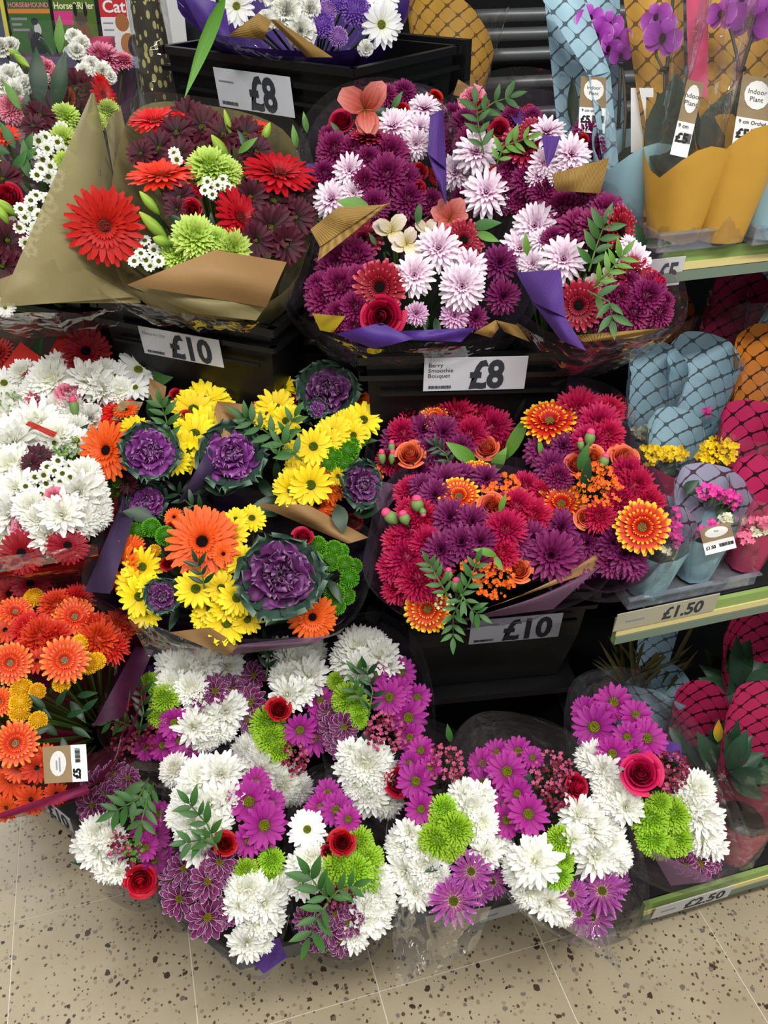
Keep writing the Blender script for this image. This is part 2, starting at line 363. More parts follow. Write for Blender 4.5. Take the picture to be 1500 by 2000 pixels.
kind('kl', 'ornamental_kale', 'purple ornamental kale head', g_kale, [(0, '#3c0c38'), (.5, '#5a2258'), (.93, '#6c346c'), (1, '#a07c9c')], nvar=3, streak=.25, transl=.1)
kind('kv', 'ornamental_kale', 'violet ornamental kale head', g_kale, [(0, '#54104c'), (.5, '#782c7c'), (.93, '#883c8c'), (1, '#b48cb4')], nvar=2, streak=.25, transl=.1)
kind('as', 'alstroemeria', 'salmon alstroemeria', g_alstro, [(0, '#a86c24'), (.3, '#cc6450'), (.7, '#d87c6c'), (1, '#e09080')], nvar=2, streak=.35)
kind('aw', 'alstroemeria', 'cream alstroemeria with yellow throat', g_alstro, [(0, '#c8b43c'), (.35, '#e4d8b0'), (1, '#ecdcd4')], nvar=2, streak=.3)
kind('st', 'stock_blossom', 'white stock blossom', g_carnation, [(0, '#c4c890'), (.5, '#e8e8da'), (1, '#f4f4ee')], nvar=3, streak=.1)
kind('pm', 'chrysanthemum', 'rose pink chrysanthemum', g_fluff, [(0, '#a02c5c'), (.5, '#d8688c'), (1, '#f0a8bc')], nvar=2)
kind('oh', 'orchid_flower', 'purple moth orchid flower', g_orchid, [(0, '#7c1c84'), (.5, '#a83cb4'), (.9, '#bc5cc4'), (1, '#dca0dc')], ('#6c0c40', .16, .3), nvar=2, streak=.12)
kind('ok', 'outer_leaf', 'blue green outer kale leaf', None, [(0, '#54405c'), (.35, '#34463c'), (.9, '#2c4638'), (1, '#6c8874')], nvar=1, streak=.35, transl=.08)

def get_mesh(key):
    k = KIND[key]
    if len(k['meshes']) < k['nvar']:
        mb = MB(); k['gen'](mb); me = mb.mesh(k['name'], k['mat']); k['meshes'].append(me); return me
    return random.choice(k['meshes'])
def centre_mesh(key):
    k = KIND[key]
    if k['centre'] is None: return None
    if k['cm'] is None:
        c, r, h = k['centre']; mb = MB(); dome(mb, r, h+.03, .02, 14, 4, .04)
        k['cm'] = mb.mesh('flower_centre', centre_mat(c))
    return k['cm']

def new(name, me, parent=None, M=None, label=None, **props):
    o = bpy.data.objects.new(name, me); COL.objects.link(o)
    if parent is not None:
        o.parent = parent
    if M is not None:
        if parent is not None and isinstance(M, Matrix): o.matrix_basis = parent_inv(parent) @ M
        else: o.matrix_basis = M
    elif parent is not None:
        o.matrix_basis = parent_inv(parent)
    if label: o['label'] = label
    for k, v in props.items(): o[k] = v
    return o
PINV = {}
def world_of(o):
    M = o.matrix_basis.copy(); p = o.parent
    while p is not None: M = p.matrix_basis @ M; p = p.parent
    return M
def parent_inv(p):
    if p.name not in PINV: PINV[p.name] = world_of(p).inverted()
    return PINV[p.name]
def thing(name, label, cat, loc, group=None):
    o = new(name, None, None, Matrix.Translation(Vector(loc)), label, category=cat)
    o.empty_display_size = .05
    if group: o['group'] = group
    return o
def frame(P, n, s, spin=0, xdir=None):
    n = n.normalized(); x = (xdir if xdir is not None else RT); x = (x - n*x.dot(n))
    if x.length < 1e-4: x = UP - n*UP.dot(n)
    x.normalize(); y = n.cross(x)
    x2 = x*cos(spin)+y*sin(spin); y2 = n.cross(x2)
    return Matrix(((x2.x*s, y2.x*s, n.x*s, P.x), (x2.y*s, y2.y*s, n.y*s, P.y), (x2.z*s, y2.z*s, n.z*s, P.z), (0, 0, 0, 1)))

# ---- common materials
M_stem = plain('stem_green', '#4c6a2c', .6, .3, .2)
M_black = plain('black_plastic', '#0c0c0d', .38, .45, .15, 30)
M_black2 = plain('black_metal', '#101011', .5, .4, .15, 20)
M_grey = plain('grey_metal', '#6c6e70', .4, .5, .08, 25, .3)
M_rail = plain('satin_rail', '#747678', .35, .5, .05, 30, .5)
M_ink = plain('grey_ink', '#3a3c42', .7, .2)
M_blackink = plain('black_ink', '#101012', .7, .2)
M_paleink = plain('pale_ink', '#8c8e94', .7, .2)
M_card = plain('white_card', '#d4d5dc', .55, .3, .04, 40)
M_white = plain('white_label', '#eeeeec', .5, .3)
M_kraft = paper('kraft_card', '#9c8460', .7)
M_cello = film('cellophane', (1, 1, 1), .022)
M_cellop = film('violet_tinted_cellophane', (.93, .88, .95), .05, hazecol=(.7, .55, .75))
M_cellor = film('red_tinted_cellophane', (.95, .72, .72), .06, hazecol=(.7, .2, .2))
M_clear = film('clear_plastic', (.94, .95, .98), .10, .12, (.7, .72, .8))
M_purple = paper('violet_paper', '#5e3a90', .6, 34, .15)
M_purple2 = paper('plain_violet_paper', '#4a2c80', .5, 0, .15)
M_dpurple = paper('dark_violet_paper', '#3c2c4c', .6, 0, .1, alpha=.9)
M_gold = paper('ribbed_gold_paper', '#a88444', .65, 30, .15)
M_kraftp = paper('brown_kraft_paper', '#a07c50', .6, 0, .2)
M_kraftt = paper('olive_translucent_paper', '#a2966a', .45, 0, .3, alpha=.80)
M_redp = paper('red_paper', '#c0281c', .6, 0, .25, alpha=.93)
M_magp = paper('magenta_paper', '#841a4a', .55, 0, .2, alpha=.92)
M_dmag = paper('dark_plum_paper', '#3c1230', .55, 0, .15, alpha=.9)
M_mauvep = paper('mauve_film_paper', '#7c5c74', .4, 0, .25, alpha=.6)
M_blue_t = paper('blue_trellis_paper', '#a8cad8', .5, 0, .2, '#54646c', 1, 5, .13)
M_gold_t = paper('gold_trellis_paper', '#cc9c3c', .5, 0, .2, '#6a4a20', 1, 5, .13)
M_mag_t = paper('pink_trellis_paper', '#c02c60', .5, 0, .2, '#300818', 1, 5, .13)
M_or_t = paper('orange_trellis_paper', '#cc7c2c', .5, 0, .2, '#38200c', 1, 5, .13)
M_lil_t = paper('lilac_trellis_paper', '#b4b4cc', .5, 0, .3, '#5c4458', 1, 5, .13)
M_gold_p = paper('gold_pot_paper', '#d6a444', .4, 0, .15)
M_blue_p = paper('blue_pot_paper', '#a0c8d4', .45, 0, .15)
M_pink_p = paper('pink_pot_paper', '#d04870', .45, 0, .2)
M_leafp = paper('leaf_print_paper', '#2c2618', .5)
def leaf_mat(name, a, b, rough=.45):
    return petal_mat(name, [(0, a), (1, b)], None, rough, .15, .2)
M_leaf = leaf_mat('sprig_leaf', '#2c5420', '#447434')
M_leafd = leaf_mat('dark_leaf', '#163018', '#24482a', .35)
M_leafl = leaf_mat('fresh_leaf', '#4c7c20', '#6a9c3c')
M_leafo = leaf_mat('orchid_leaf', '#14240f', '#203a1a', .45)
M_agave = leaf_mat('agave_leaf', '#14301c', '#2a5036', .4)
M_grass = leaf_mat('grass_blade', '#3c3c18', '#6a6434', .5)
M_calyx = plain('calyx_green', '#6c8c4c', .6, .3)
M_budpink = plain('bud_pink', '#e04c78', .6, .3)
M_lily = petal_mat('lily_bud', [(0, '#5c8424'), (.6, '#94b43c'), (1, '#b4cc50')], None, .4, .1)
M_orangeb = plain('orange_floret', '#e86414', .6, .3, .2)
M_pinkb = plain('pink_floret', '#ac4c6c', .6, .3, .3)
M_dredb = plain('garnet_floret', '#6a0e2c', .6, .3, .3)
M_creamb = plain('cream_floret', '#dcdcb8', .6, .3, .1)
M_greenb = plain('green_floret', '#74944c', .6, .3, .2)
M_yellowb = plain('yellow_floret', '#f4cc10', .6, .3, .1)
M_kpinkb = plain('pink_kalanchoe_floret', '#dc3c98', .6, .3, .15)
M_kpaleb = plain('rose_kalanchoe_floret', '#e87090', .6, .3, .15)

def leaf_mesh(name, mat, w=.34, fold=.25, droop=.35, prof='leaf'):
    mb = MB(); mb.petal(0, 0, 0, 1, w, .12, .12-droop, fold, prof, 6, 2); return mb.mesh(name, mat)
LEAF = {'m': leaf_mesh('leaf', M_leaf), 'd': leaf_mesh('leaf', M_leafd, .3), 'l': leaf_mesh('leaf', M_leafl, .3), 'n': leaf_mesh('leaf', M_leafl, .16, .3, .5)}
_s = MB(); _s.tube([(0, 0, 0), (0, 0, 1)], 1, 5, False); STEM = _s.mesh('stem', M_stem)
_s = MB(); pomp(_s, 1, .1, .1, .1, .1, 0, 'oval')
def stem_obj(parent, a, b, r):
    d = b-a; L = d.length; n = d.normalized(); Mx = frame(a, n, 1)
    new('stem', STEM, parent, Mx @ Matrix.Diagonal((r, r, L, 1)))

# ------------------------------------------------------------------ bouquet
class Bouquet:
    def __init__(s, label, c, d, r, slope=(0, -.03), dome=.05, base=None, name='flower_bouquet', group=None, lean=(.16, .26), cat='bouquet'):
        s.c = c; s.d = d; s.r = r; s.sl = slope; s.dm = dome
        ctr = at_d(c[0], c[1], d)
        s.base = Vector(base) if base else ctr + FH*lean[0] - ZUP*lean[1]
        s.root = thing(name, label, cat, s.base, group); s.N = (-FH*cos(radians(48)) + ZUP*sin(radians(48)))
    def depth(s, x, y, off=0):
        a = (x-s.c[0])/s.r[0]; b = (y-s.c[1])/s.r[1]
        return s.d + s.sl[0]*(x-s.c[0])/100 + s.sl[1]*(y-s.c[1])/100 - s.dm*max(-.6, 1-a*a-b*b) - off
    def pt(s, x, y, off=0): return at_d(x, y, s.depth(x, y, off))
    def facing(s, x, y, t=None):
        P = s.pt(x, y); tc = (CAM-P).normalized()
        if t is not None: return (tc + RT*t[0] + UP*t[1]).normalized()
        a = (x-s.c[0])/s.r[0]; b = (y-s.c[1])/s.r[1]
        return (s.N*.45 + tc*.6 + RT*(a*.42) - UP*(b*.34) + Vector((R_(-.1, .1), R_(-.1, .1), R_(-.1, .1)))).normalized()
    def f(s, txt):
        for line in txt.strip().split(';'):
            q = line.split()
            if not q: continue
            key = q[0]; x, y, r = map(float, q[1:4]); t = (float(q[4]), float(q[5])) if len(q) > 5 else None
            off = float(q[6]) if len(q) > 6 else R_(-.004, .006)
            s.flower(key, x, y, r, t, off)
        return s
    def flower(s, key, x, y, rpx, t=None, off=0):
        k = KIND[key]; n = s.facing(x, y, t); dd = s.depth(x, y, off); P = at_d(x, y, dd)
        R = rpx*dd/F*{'rose': 1.22}.get(k['name'], 1.0)*(1.08 if key in ('wh', 'wf') else 1.0)
        o = new(k['name'], get_mesh(key), s.root, frame(P, n, R, R_(0, 6.28)), k['label'])
        cm = centre_mesh(key)
        if cm: new('flower_centre', cm, o, frame(P, n, R, R_(0, 6.28)))
        b = s.base + (P-s.base)*.25
        stem_obj(o, P-n*R*.2, b, .0022)
        if key in ('kl', 'kv'):
            nl = 7
            for i in range(nl):
                new('outer_leaf', KALELEAF, o, frame(P - n*R*.25, n, R*1.14*R_(.9, 1.1), i*2*pi/nl+R_(-.2, .2)))
        return o
    def feverfew(s, pts, r=13):
        for (x, y) in pts: s.flower('fw', x, y, r, (R_(-.35, .35), R_(-.1, .6)), R_(0, .02))
    def leaf(s, x, y, ang, L, kind='m', off=.0, w=1.0, tilt=.25, parent=None, name='leaf'):
        P = s.pt(x, y, off); tc = (CAM-P).normalized(); d = s.depth(x, y, off)
        a = radians(ang); dr = (RT*cos(a) + UP*sin(a) + tc*tilt).normalized()
        n = (tc + ZUP*.35 + Vector((R_(-.3, .3), R_(-.3, .3), R_(-.3, .3)))*.6); M = frame(P, n - dr*n.dot(dr), 1, 0, dr)
        k = L*d/F
        return new(name, LEAF[kind], parent or s.root, M @ Matrix.Diagonal((k, k*w, k, 1)))
    def sprig(s, path, n=5, L=28, kind='m', off=.02, spread=52):
        pts = [s.pt(x, y, off) for x, y in path]
        mb = MB(); mb.tube(pts, [.0016*(1-.5*i/max(1, len(pts)-1)) for i in range(len(pts))], 5)
        o = new('foliage_sprig', mb.mesh('foliage_sprig', M_stem), s.root)
        m = len(path)-1
        for i in range(n):
            t = (i+.6)/n*m; k = min(int(t), m-1); u = t-k
            x = path[k][0]+(path[k+1][0]-path[k][0])*u; y = path[k][1]+(path[k+1][1]-path[k][1])*u
            a = math.degrees(math.atan2(-(path[k+1][1]-path[k][1]), path[k+1][0]-path[k][0]))
            for sg in (-1, 1):
                s.leaf(x, y, a+sg*(spread+R_(-10, 10)), L*R_(.8, 1.15), kind, off, 1, R_(-.1, .35), o)
        s.leaf(path[-1][0], path[-1][1], a, L, kind, off, 1, .2, o)
        return o
    def filler(s, x, y, rx, ry, n, mat, size=4.5, off=.015, name='filler_blossom', mat2=None):
        mb = MB(); stems = MB(); d = s.depth(x, y, off)
        for i in range(n):
            a = R_(0, 6.28); q = sqrt(R_(0, 1)); px, py = x+rx*q*cos(a), y+ry*q*sin(a)
            P = s.pt(px, py, off+R_(-.025, .012)); k = size*d/F*R_(.7, 1.25)
            n_ = (CAM-P).normalized()+Vector((R_(-.6, .6), R_(-.6, .6), R_(-.2, .6))); Mx = frame(P, n_, k, R_(0, 6))
            o = len(mb.v); sub = MB()
            for j in range(5): sub.petal(j*1.257, .05, 0, .95, .85, .45, .1, .2, 'oval', 2, 2)
            mb.v += [tuple(Mx @ Vector(v)) for v in sub.v]; mb.f += [tuple(o+z for z in fc) for fc in sub.f]; mb.uv += sub.uv
            mb.mi += [1 if (mat2 and i % 3 == 0) else 0]*len(sub.f)
            if i % 3 == 0:
                o = len(mb.v); st = MB(); st.tube([P, s.base+(P-s.base)*.8], .0008, 3, False)
                mb.v += st.v; mb.f += [tuple(o+z for z in fc) for fc in st.f]; mb.uv += st.uv; mb.mi += [2]*len(st.f)
        return new(name, mb.mesh(name, [mat, mat2 or mat, M_stem]), s.root, kind='stuff')
    def bud(s, x, y, ang, L, wd, off=.02, kind='lily'):
        P = s.pt(x, y, off); d = s.depth(x, y, off); tc = (CAM-P).normalized(); a = radians(ang)
        dr = (RT*cos(a)+UP*sin(a)+tc*.25).normalized(); k = L*d/F; w = wd*d/F
        mb = MB(); prof = [(0, .25), (.15, .6), (.35, .95), (.55, 1), (.75, .75), (.92, .38), (1, .1)]
        if kind == 'lily':
            mb.tube([P + dr*k*(t-.5) for t, _ in prof], [w*.5*q for _, q in prof], 8)
            o = new('lily_bud', mb.mesh('lily_bud', M_lily), s.root, None, 'green lily bud')
        else:
            pr = prof[:5]; mb.tube([P + dr*k*(t-.5) for t, _ in pr], [w*.5*q for _, q in pr], 8)
            o = new('carnation_bud', mb.mesh('carnation_bud', M_calyx), s.root, None, 'green carnation bud with pink tip')
            m2 = MB(); m2.tube([P+dr*k*.2, P+dr*k*.35, P+dr*k*.5, P+dr*k*.56], [w*.33, w*.40, w*.28, w*.08], 8)
            new('bud_tip', m2.mesh('bud_tip', M_budpink), o)
        stem_obj(o, P-dr*k*.45, s.base+(P-s.base)*.4, .0015)
        return o
    def funnel(s, outline, mat, off=0.0, name='wrap_paper', k=1.0, wr=.006, label=None, ctr=None, seg=56, bulge=.22, reach=.92):
        cx = sum(p[0] for p in outline)/len(outline); cy = sum(p[1] for p in outline)/len(outline)
        o = [(cx+(x-cx)*k, cy+(y-cy)*k) for x, y in outline]; n = len(o); rim = []; ph = R_(0, 6)
        for i in range(seg):
            t = i/seg*n; j = int(t); u = t-j
            p0, p1, p2, p3 = (o[(j+q) % n] for q in (-1, 0, 1, 2))
            c = [.5*(2*p1[a]+(p2[a]-p0[a])*u+(2*p0[a]-5*p1[a]+4*p2[a]-p3[a])*u*u+(3*p1[a]-p0[a]-3*p2[a]+p3[a])*u**3) for a in (0, 1)]
            rim.append(s.pt(c[0], c[1], off + wr*sin(i*1.7+ph)+wr*.7*sin(i*.63+ph*2)))
        cen = sum(rim, Vector())/seg; pts = []; nv = 7
        for j in range(nv):
            q = j/(nv-1)*reach
            for i in range(seg+1):
                r = rim[i % seg]; ax = cen + (s.base-cen)*q
                sc = (1-q)**.85*(1+bulge*sin(q*pi)*.5) + .10*q
                w = 1+ (.035*sin(i*2.3+ph+j*.4) + .03*sin(i*.9+ph))*sin(min(1, q*1.6)*pi*.5)
                pts.append(ax + (r-cen)*sc*w)
        mb = MB(); mb.grid(pts, seg+1, nv, [(i/seg*2.2, j/(nv-1)) for j in range(nv) for i in range(seg+1)])
        return new(name, mb.mesh(name, mat), s.root, None, label)
    def flap(s, q, mat, off=.01, bend=.012, name='paper_flap', uvs=(1, 1), label=None, offs=None, nu=9, nv=9, wav=.003):
        pts = []; ph = R_(0, 6)
        for j in range(nv):
            v = j/(nv-1)
            for i in range(nu):
                u = i/(nu-1)
                x = (q[0][0]*(1-u)+q[1][0]*u)*(1-v)+(q[3][0]*(1-u)+q[2][0]*u)*v
                y = (q[0][1]*(1-u)+q[1][1]*u)*(1-v)+(q[3][1]*(1-u)+q[2][1]*u)*v
                of = off
                if offs: of += (offs[0]*(1-u)+offs[1]*u)*(1-v)+(offs[3]*(1-u)+offs[2]*u)*v
                pts.append(s.pt(x, y, of + bend*sin(u*pi)*sin(v*pi*.5+.6) + wav*sin(u*7+v*5+ph)))
        mb = MB(); mb.grid(pts, nu, nv, [(i/(nu-1)*uvs[0], j/(nv-1)*uvs[1]) for j in range(nv) for i in range(nu)])
        return new(name, mb.mesh(name, mat), s.root, None, label)
    def fillgreen(s, n, kind='d', L=55, sc=.75):
        for i in range(n):
            a = R_(0, 6.28); q = sqrt(R_(0, 1))*sc
            s.leaf(s.c[0]+s.r[0]*q*cos(a), s.c[1]+s.r[1]*q*sin(a), R_(0, 360), L*R_(.7, 1.2), kind, -.035, 1.1)
_m = MB(); _m.petal(0, .12, -.05, .98, 1.12, .45, .75, .35, 'kale', 9, 14, .09); KALELEAF = _m.mesh('outer_leaf', KIND['ok']['mat'])
def ell(cx, cy, rx, ry, n=12, sk=0):
    return [(cx+rx*cos(2*pi*i/n)+sk*sin(2*pi*i/n), cy+ry*sin(2*pi*i/n)) for i in range(n)]

# ------------------------------------------------------------------ text and tickets
def text_mesh(body, bold=0.0, align='LEFT', shear=0):
    c = bpy.data.curves.new('t', 'FONT'); c.body = body; c.size = 1; c.align_x = align; c.offset = bold; c.shear = shear; c.resolution_u = 3
    o = bpy.data.objects.new('t', c); COL.objects.link(o)
    dg = bpy.context.evaluated_depsgraph_get(); me = bpy.data.meshes.new_from_object(o.evaluated_get(dg))
    bpy.data.objects.remove(o); bpy.data.curves.remove(c); return me
def board_frame(P, x, y):
    x = x.normalized(); n = x.cross(y).normalized(); y = n.cross(x)
    return Matrix(((x.x, y.x, n.x, P.x), (x.y, y.y, n.y, P.y), (x.z, y.z, n.z, P.z), (0, 0, 0, 1)))
def put_text(parent, B, body, x, y, size, mat, bold=0, align='LEFT', name='lettering', w=None, rot=0, z=.0012, shear=0):
    me = text_mesh(body, bold, align, shear); me.materials.clear(); me.materials.append(mat); me.name = name
    sx = size
    if w:
        xs = [v.co.x for v in me.vertices]; sx = w/(max(xs)-min(xs))
    return new(name, me, parent, B @ Matrix.Translation((x, y, z)) @ Matrix.Rotation(rot, 4, 'Z') @ Matrix.Diagonal((sx, size, size, 1)))
def rect_part(parent, B, name, x0, y0, x1, y1, mat, z=.001, th=.0004, label=None):
    mb = MB(); mb.box(((x0+x1)/2, (y0+y1)/2, z), ((x1-x0)/2, (y1-y0)/2, th)); return new(name, mb.mesh(name, mat, False), parent, B, label)
def barcode(parent, B, x0, y0, x1, y1, n=22, z=.0012, mat=None, vert=False):
    mb = MB(); L = (y1-y0) if vert else (x1-x0)
    for i in range(n):
        w = L/n*R_(.2, .42); c = (i+.5)/n
        if vert: mb.box(((x0+x1)/2, y0+L*c, z), ((x1-x0)/2, w, .0001))
        else: mb.box((x0+L*c, (y0+y1)/2, z), (w, (y1-y0)/2, .0001))
    return new('barcode', mb.mesh('barcode', mat or M_blackink, False), parent, B)
def ticket(label, P, x, y, w, h, price, pw, lines, group='shelf price tickets'):
    t = thing('price_ticket', label, 'price ticket', P, group); B = board_frame(P, x, y)
    rect_part(t, B, 'card', -w/2, -h/2, w/2, h/2, M_card, 0, .0006)
    put_text(t, B, price[0], -w/2+w*price[1], -h/2+h*price[2], price[3]*h, M_ink, .035, name='price_lettering', w=pw*w)
    for i, ln in enumerate(lines): put_text(t, B, ln, -w/2+w*.04, h/2-h*(.26+.16*i), h*.17, M_paleink if len(lines) == 1 else M_ink, 0, name='product_lettering')
    if not lines: rect_part(t, B, 'small_print', -w/2+w*.05, h*.16, -w/2+w*.25, h*.20, M_paleink, .001, .0002)
    barcode(t, B, -w/2+w*.05, -h/2+h*.08, -w/2+w*.27, -h/2+h*.17, 18, .0012, M_ink)
    return t

# ================================================================== THE SETTING
def terrazzo():
    t = NT('terrazzo_tile'); g = t.n('ShaderNodeNewGeometry'); pos = g.outputs['Position']
    base = t.ramp(t.noise(5, 4, pos), [(.3, '#a29479'), (.7, '#b5a88d')])
    fine = t.noise(220, 2, pos)
    base = t.mix(t.math('MULTIPLY', fine, .25), base, lin('#8c8270'))
    def chips(col, scale, keep, rad, c1, c2, warp):
        wv = t.n('ShaderNodeVectorMath', operation='ADD'); nz = t.n('ShaderNodeTexNoise'); nz.inputs['Scale'].default_value = scale*1.7
        t.l(pos, nz.inputs['Vector'])
        sc = t.n('ShaderNodeVectorMath', operation='SCALE'); sc.inputs[3].default_value = warp; t.l(nz.outputs[1], sc.inputs[0])
        t.l(pos, wv.inputs[0]); t.l(sc.outputs[0], wv.inputs[1])
        vo = t.n('ShaderNodeTexVoronoi'); vo.inputs['Scale'].default_value = scale; t.l(wv.outputs[0], vo.inputs['Vector'])
        sp = t.n('ShaderNodeSeparateColor'); t.l(vo.outputs['Color'], sp.inputs[0])
        k = t.math('GREATER_THAN', sp.outputs[0], keep)
        r = t.math('LESS_THAN', vo.outputs['Distance'], t.math('ADD', t.math('MULTIPLY', sp.outputs[1], rad*.7), rad*.4))
        return t.mix(t.math('MULTIPLY', k, r), col, t.mix(sp.outputs[2], lin(c1), lin(c2)))
    base = chips(base, 95, .62, .38, '#8c7a62', '#9c9282', .006)
    base = chips(base, 150, .78, .45, '#4c3c2c', '#786450', .004)
    base = chips(base, 62, .84, .32, '#2c241c', '#64503c', .010)
    base = chips(base, 80, .90, .36, '#7c7468', '#54504c', .008)
    return t.done(t.principled(base, .30, .45).outputs[0])
M_terr = terrazzo()
fm = MB(); fm.box((0, 2, -.0268), (4, 4, .026))
floor = new('floor', fm.mesh('floor', plain('tile_grout', '#d0c8b4', .7), False), None, None, 'cream terrazzo tile floor of the shop', kind='structure', category='floor')
tm = MB(); tm.box((0, 0, -.006), (.1482, .1482, .006)); TILE = tm.mesh('floor_tile', M_terr, False)
for i in range(-6, 8):
    for j in range(-3, 16):
        if j > 5 and i > 0: continue
        new('floor_tile', TILE, floor, Matrix.Translation((.488+.2985*(i-.5), .69+.298*(j-.5), 0)))
wm = MB(); wm.box((2.0, 2.35, 1.3), (1.60, .03, 1.3))
new('wall_back', wm.mesh('wall_back', plain('black_panel', '#0b0b0c', .6, .3), False), None, None, 'black back panel behind the flower display', kind='structure', category='wall')
wm = MB(); wm.box((0, 5.95, 1.4), (3.9, .03, 1.4))
new('wall_far', wm.mesh('wall_far', plain('far_wall_paint', '#b8bcc0', .7), False), None, None, 'pale shop wall behind the magazine rack', kind='structure', category='wall')

# ---- display plinth
def prism(name, poly, z0, z1, mat, parent=None, label=None, **pr):
    mb = MB(); n = len(poly)
    for z in (z0, z1):
        for p in poly: mb.v.append((p[0], p[1], z)); mb.uv.append((0, 0))
    mb.f.append(tuple(range(n))[::-1]); mb.f.append(tuple(range(n, 2*n)))
    for i in range(n): mb.f.append((i, (i+1) % n, n+(i+1) % n, n+i))
    return new(name, mb.mesh(name, mat, False), parent, None, label, **pr)
M_plinth = plain('plinth_grey', '#7c7e7c', .5, .4, .06, 20)
pl = thing('display_plinth', 'low grey plinth under the black flower crates', 'plinth', (.1, 1.2, 0))
prism('plinth_body', [(-.62, 1.55), (-.03, .79), (.62, .775), (.62, 2.2), (-.62, 2.2)], 0.0, .075, M_plinth, pl)
prism('plinth_top', [(-.63, 1.55), (-.03, .77), (.62, .755), (.62, 2.2), (-.63, 2.2)], .076, .09, M_black2, pl)

# ---- black crates on a stepped stand
def crate(label, A, Bp, z, depth, h, lip=.028):
    A = Vector((A[0], A[1], z)); Bp = Vector((Bp[0], Bp[1], z)); x = (Bp-A).normalized(); w = (Bp-A).length
    back = Vector((-x.y, x.x, 0)); P = (A+Bp)/2
    t = thing('flower_crate', label, 'crate', P - ZUP*h, 'black flower crates')
    ax = (x, back, ZUP); b = MB(); tp = .03; th = .006
    def loop(zz, ins):
        k = ins
        return [P + x*(-w/2+k) + back*k + ZUP*zz, P + x*(w/2-k) + back*k + ZUP*zz, P + x*(w/2-k) + back*(depth-k) + ZUP*zz, P + x*(-w/2+k) + back*(depth-k) + ZUP*zz]
    L = [loop(0, .004), loop(-h*.5, .012), loop(-h, tp), loop(-h, tp+.02), loop(-h+.012, tp+.03), loop(0, .004+th)]
    for q in L: b.v += [tuple(v) for v in q]
    for k in range(len(L)-1):
        for i in range(4): b.f.append((k*4+i, k*4+(i+1) % 4, k*4+4+(i+1) % 4, k*4+4+i))
    b.f.append((16, 17, 18, 19)); b.f.append((11, 10, 9, 8))
    b.uv = [(0, 0)]*len(b.v)
    new('crate_body', b.mesh('crate_body', M_black, False), t)
    r = MB()
    for zz, o, hh in ((-.006, .008, .006), (-.034, .004, .004)):
        cy = P + back*(depth/2) + ZUP*zz
        r.box(cy - back*(depth/2), (w/2+o, .006, hh), ax); r.box(cy + back*(depth/2), (w/2+o, .006, hh), ax)
        r.box(cy - x*(w/2), (.006, depth/2+o, hh), ax); r.box(cy + x*(w/2), (.006, depth/2+o, hh), ax)
    new('crate_rim', r.mesh('crate_rim', M_black, False), t)
    s = MB(); s.box(P - back*.002 - ZUP*.062, (w*.42, .003, .0022), ax); new('ticket_rail', s.mesh('ticket_rail', M_black2, False), t)
    for sg in (-1, 1):
        hd = MB(); c = P + x*(sg*(w/2+.012)) + back*(depth*.5) - ZUP*.05
        hd.tube([c-back*.05, c-back*.045+x*(sg*.02), c+back*.045+x*(sg*.02), c+back*.05], .006, 6); new('crate_handle', hd.mesh('crate_handle', M_black), t)
    return P, x, back
cTL = crate('black crate of violet, white and gold bouquets, highest of all the crates', (.0996, 1.751), (.359, 1.423), 1.285, .30, .27)
cML = crate('black crate holding the red gerbera bouquets in brown paper', (-.075, 1.34), (.165, 1.155), .998, .25, .24)
cMR = crate('black crate holding the plum and pale pink bouquets', (.285, 1.105), (.59, 1.035), .962, .27, .24)
cWL = crate('black crate holding the feverfew bouquet behind olive paper', (-.36, 1.56), (-.10, 1.362), .998, .28, .24)
cLR = crate('black crate holding the crimson and orange bouquets', (.31, .965), (.615, .918), .600, .26, .22)
cLL = crate('black crate holding the yellow daisy and kale bouquets', (-.06, 1.24), (.20, 1.04), .55, .26, .22)
cFL = crate('black crate holding the white red and pink bouquets', (-.37, 1.52), (-.12, 1.34), .70, .26, .24)
cBR = crate('low black crate on the plinth behind the magenta daisy bouquets', (.27, .875), (.60, .835), .295, .25, .20)
cBL = crate('low black crate on the plinth below the yellow daisy bouquets', (-.20, 1.05), (.03, .855), .295, .30, .20)
cGL = crate('low black crate on the plinth holding the orange gerbera bouquet', (-.48, 1.45), (-.25, 1.14), .36, .28, .26)

st = thing('tiered_stand', 'black tiered metal stand carrying the flower crates', 'display stand', (.35, 1.5, .09))
def block(name, P, x, back, w, d0, d1, z0, z1):
    mb = MB(); c = P + back*((d0+d1)/2); mb.box((c.x, c.y, (z0+z1)/2), (w/2, (d1-d0)/2, (z1-z0)/2), (x, back, ZUP)); new(name, mb.mesh(name, M_black2, False), st)
block('stand_shelf', cTL[0], cTL[1], cTL[2], .36, .0, .31, 1.0, 1.013)
block('stand_shelf', cML[0], cML[1], cML[2], .31, .0, .29, .742, .755)
block('stand_shelf', cWL[0], cWL[1], cWL[2], .33, .0, .29, .742, .755)
block('stand_shelf', cMR[0], cMR[1], cMR[2], .32, .0, .28, .705, .718)
block('stand_shelf', cLR[0], cLR[1], cLR[2], .31, .0, .27, .364, .377)
block('stand_shelf', cLL[0], cLL[1], cLL[2], .32, .0, .27, .315, .327)
block('stand_shelf', cFL[0], cFL[1], cFL[2], .31, .0, .27, .445, .457)
for c, d, z1 in ((cTL, .28, 1.0), (cML, .26, .742), (cMR, .25, .705), (cLR, .24, .364), (cLL, .24, .315), (cFL, .25, .445)):
    for sg in (-1, 1):
        Q = c[0] + c[1]*(sg*.14); block('stand_post', Q, c[1], c[2], .03, d-.02, d+.02, .091, z1)
block('back_board', cTL[0], cTL[1], cTL[2], .42, .33, .35, .10, 1.29)
block('back_board', cMR[0], cMR[1], cMR[2], .32, .33, .35, .10, .96)

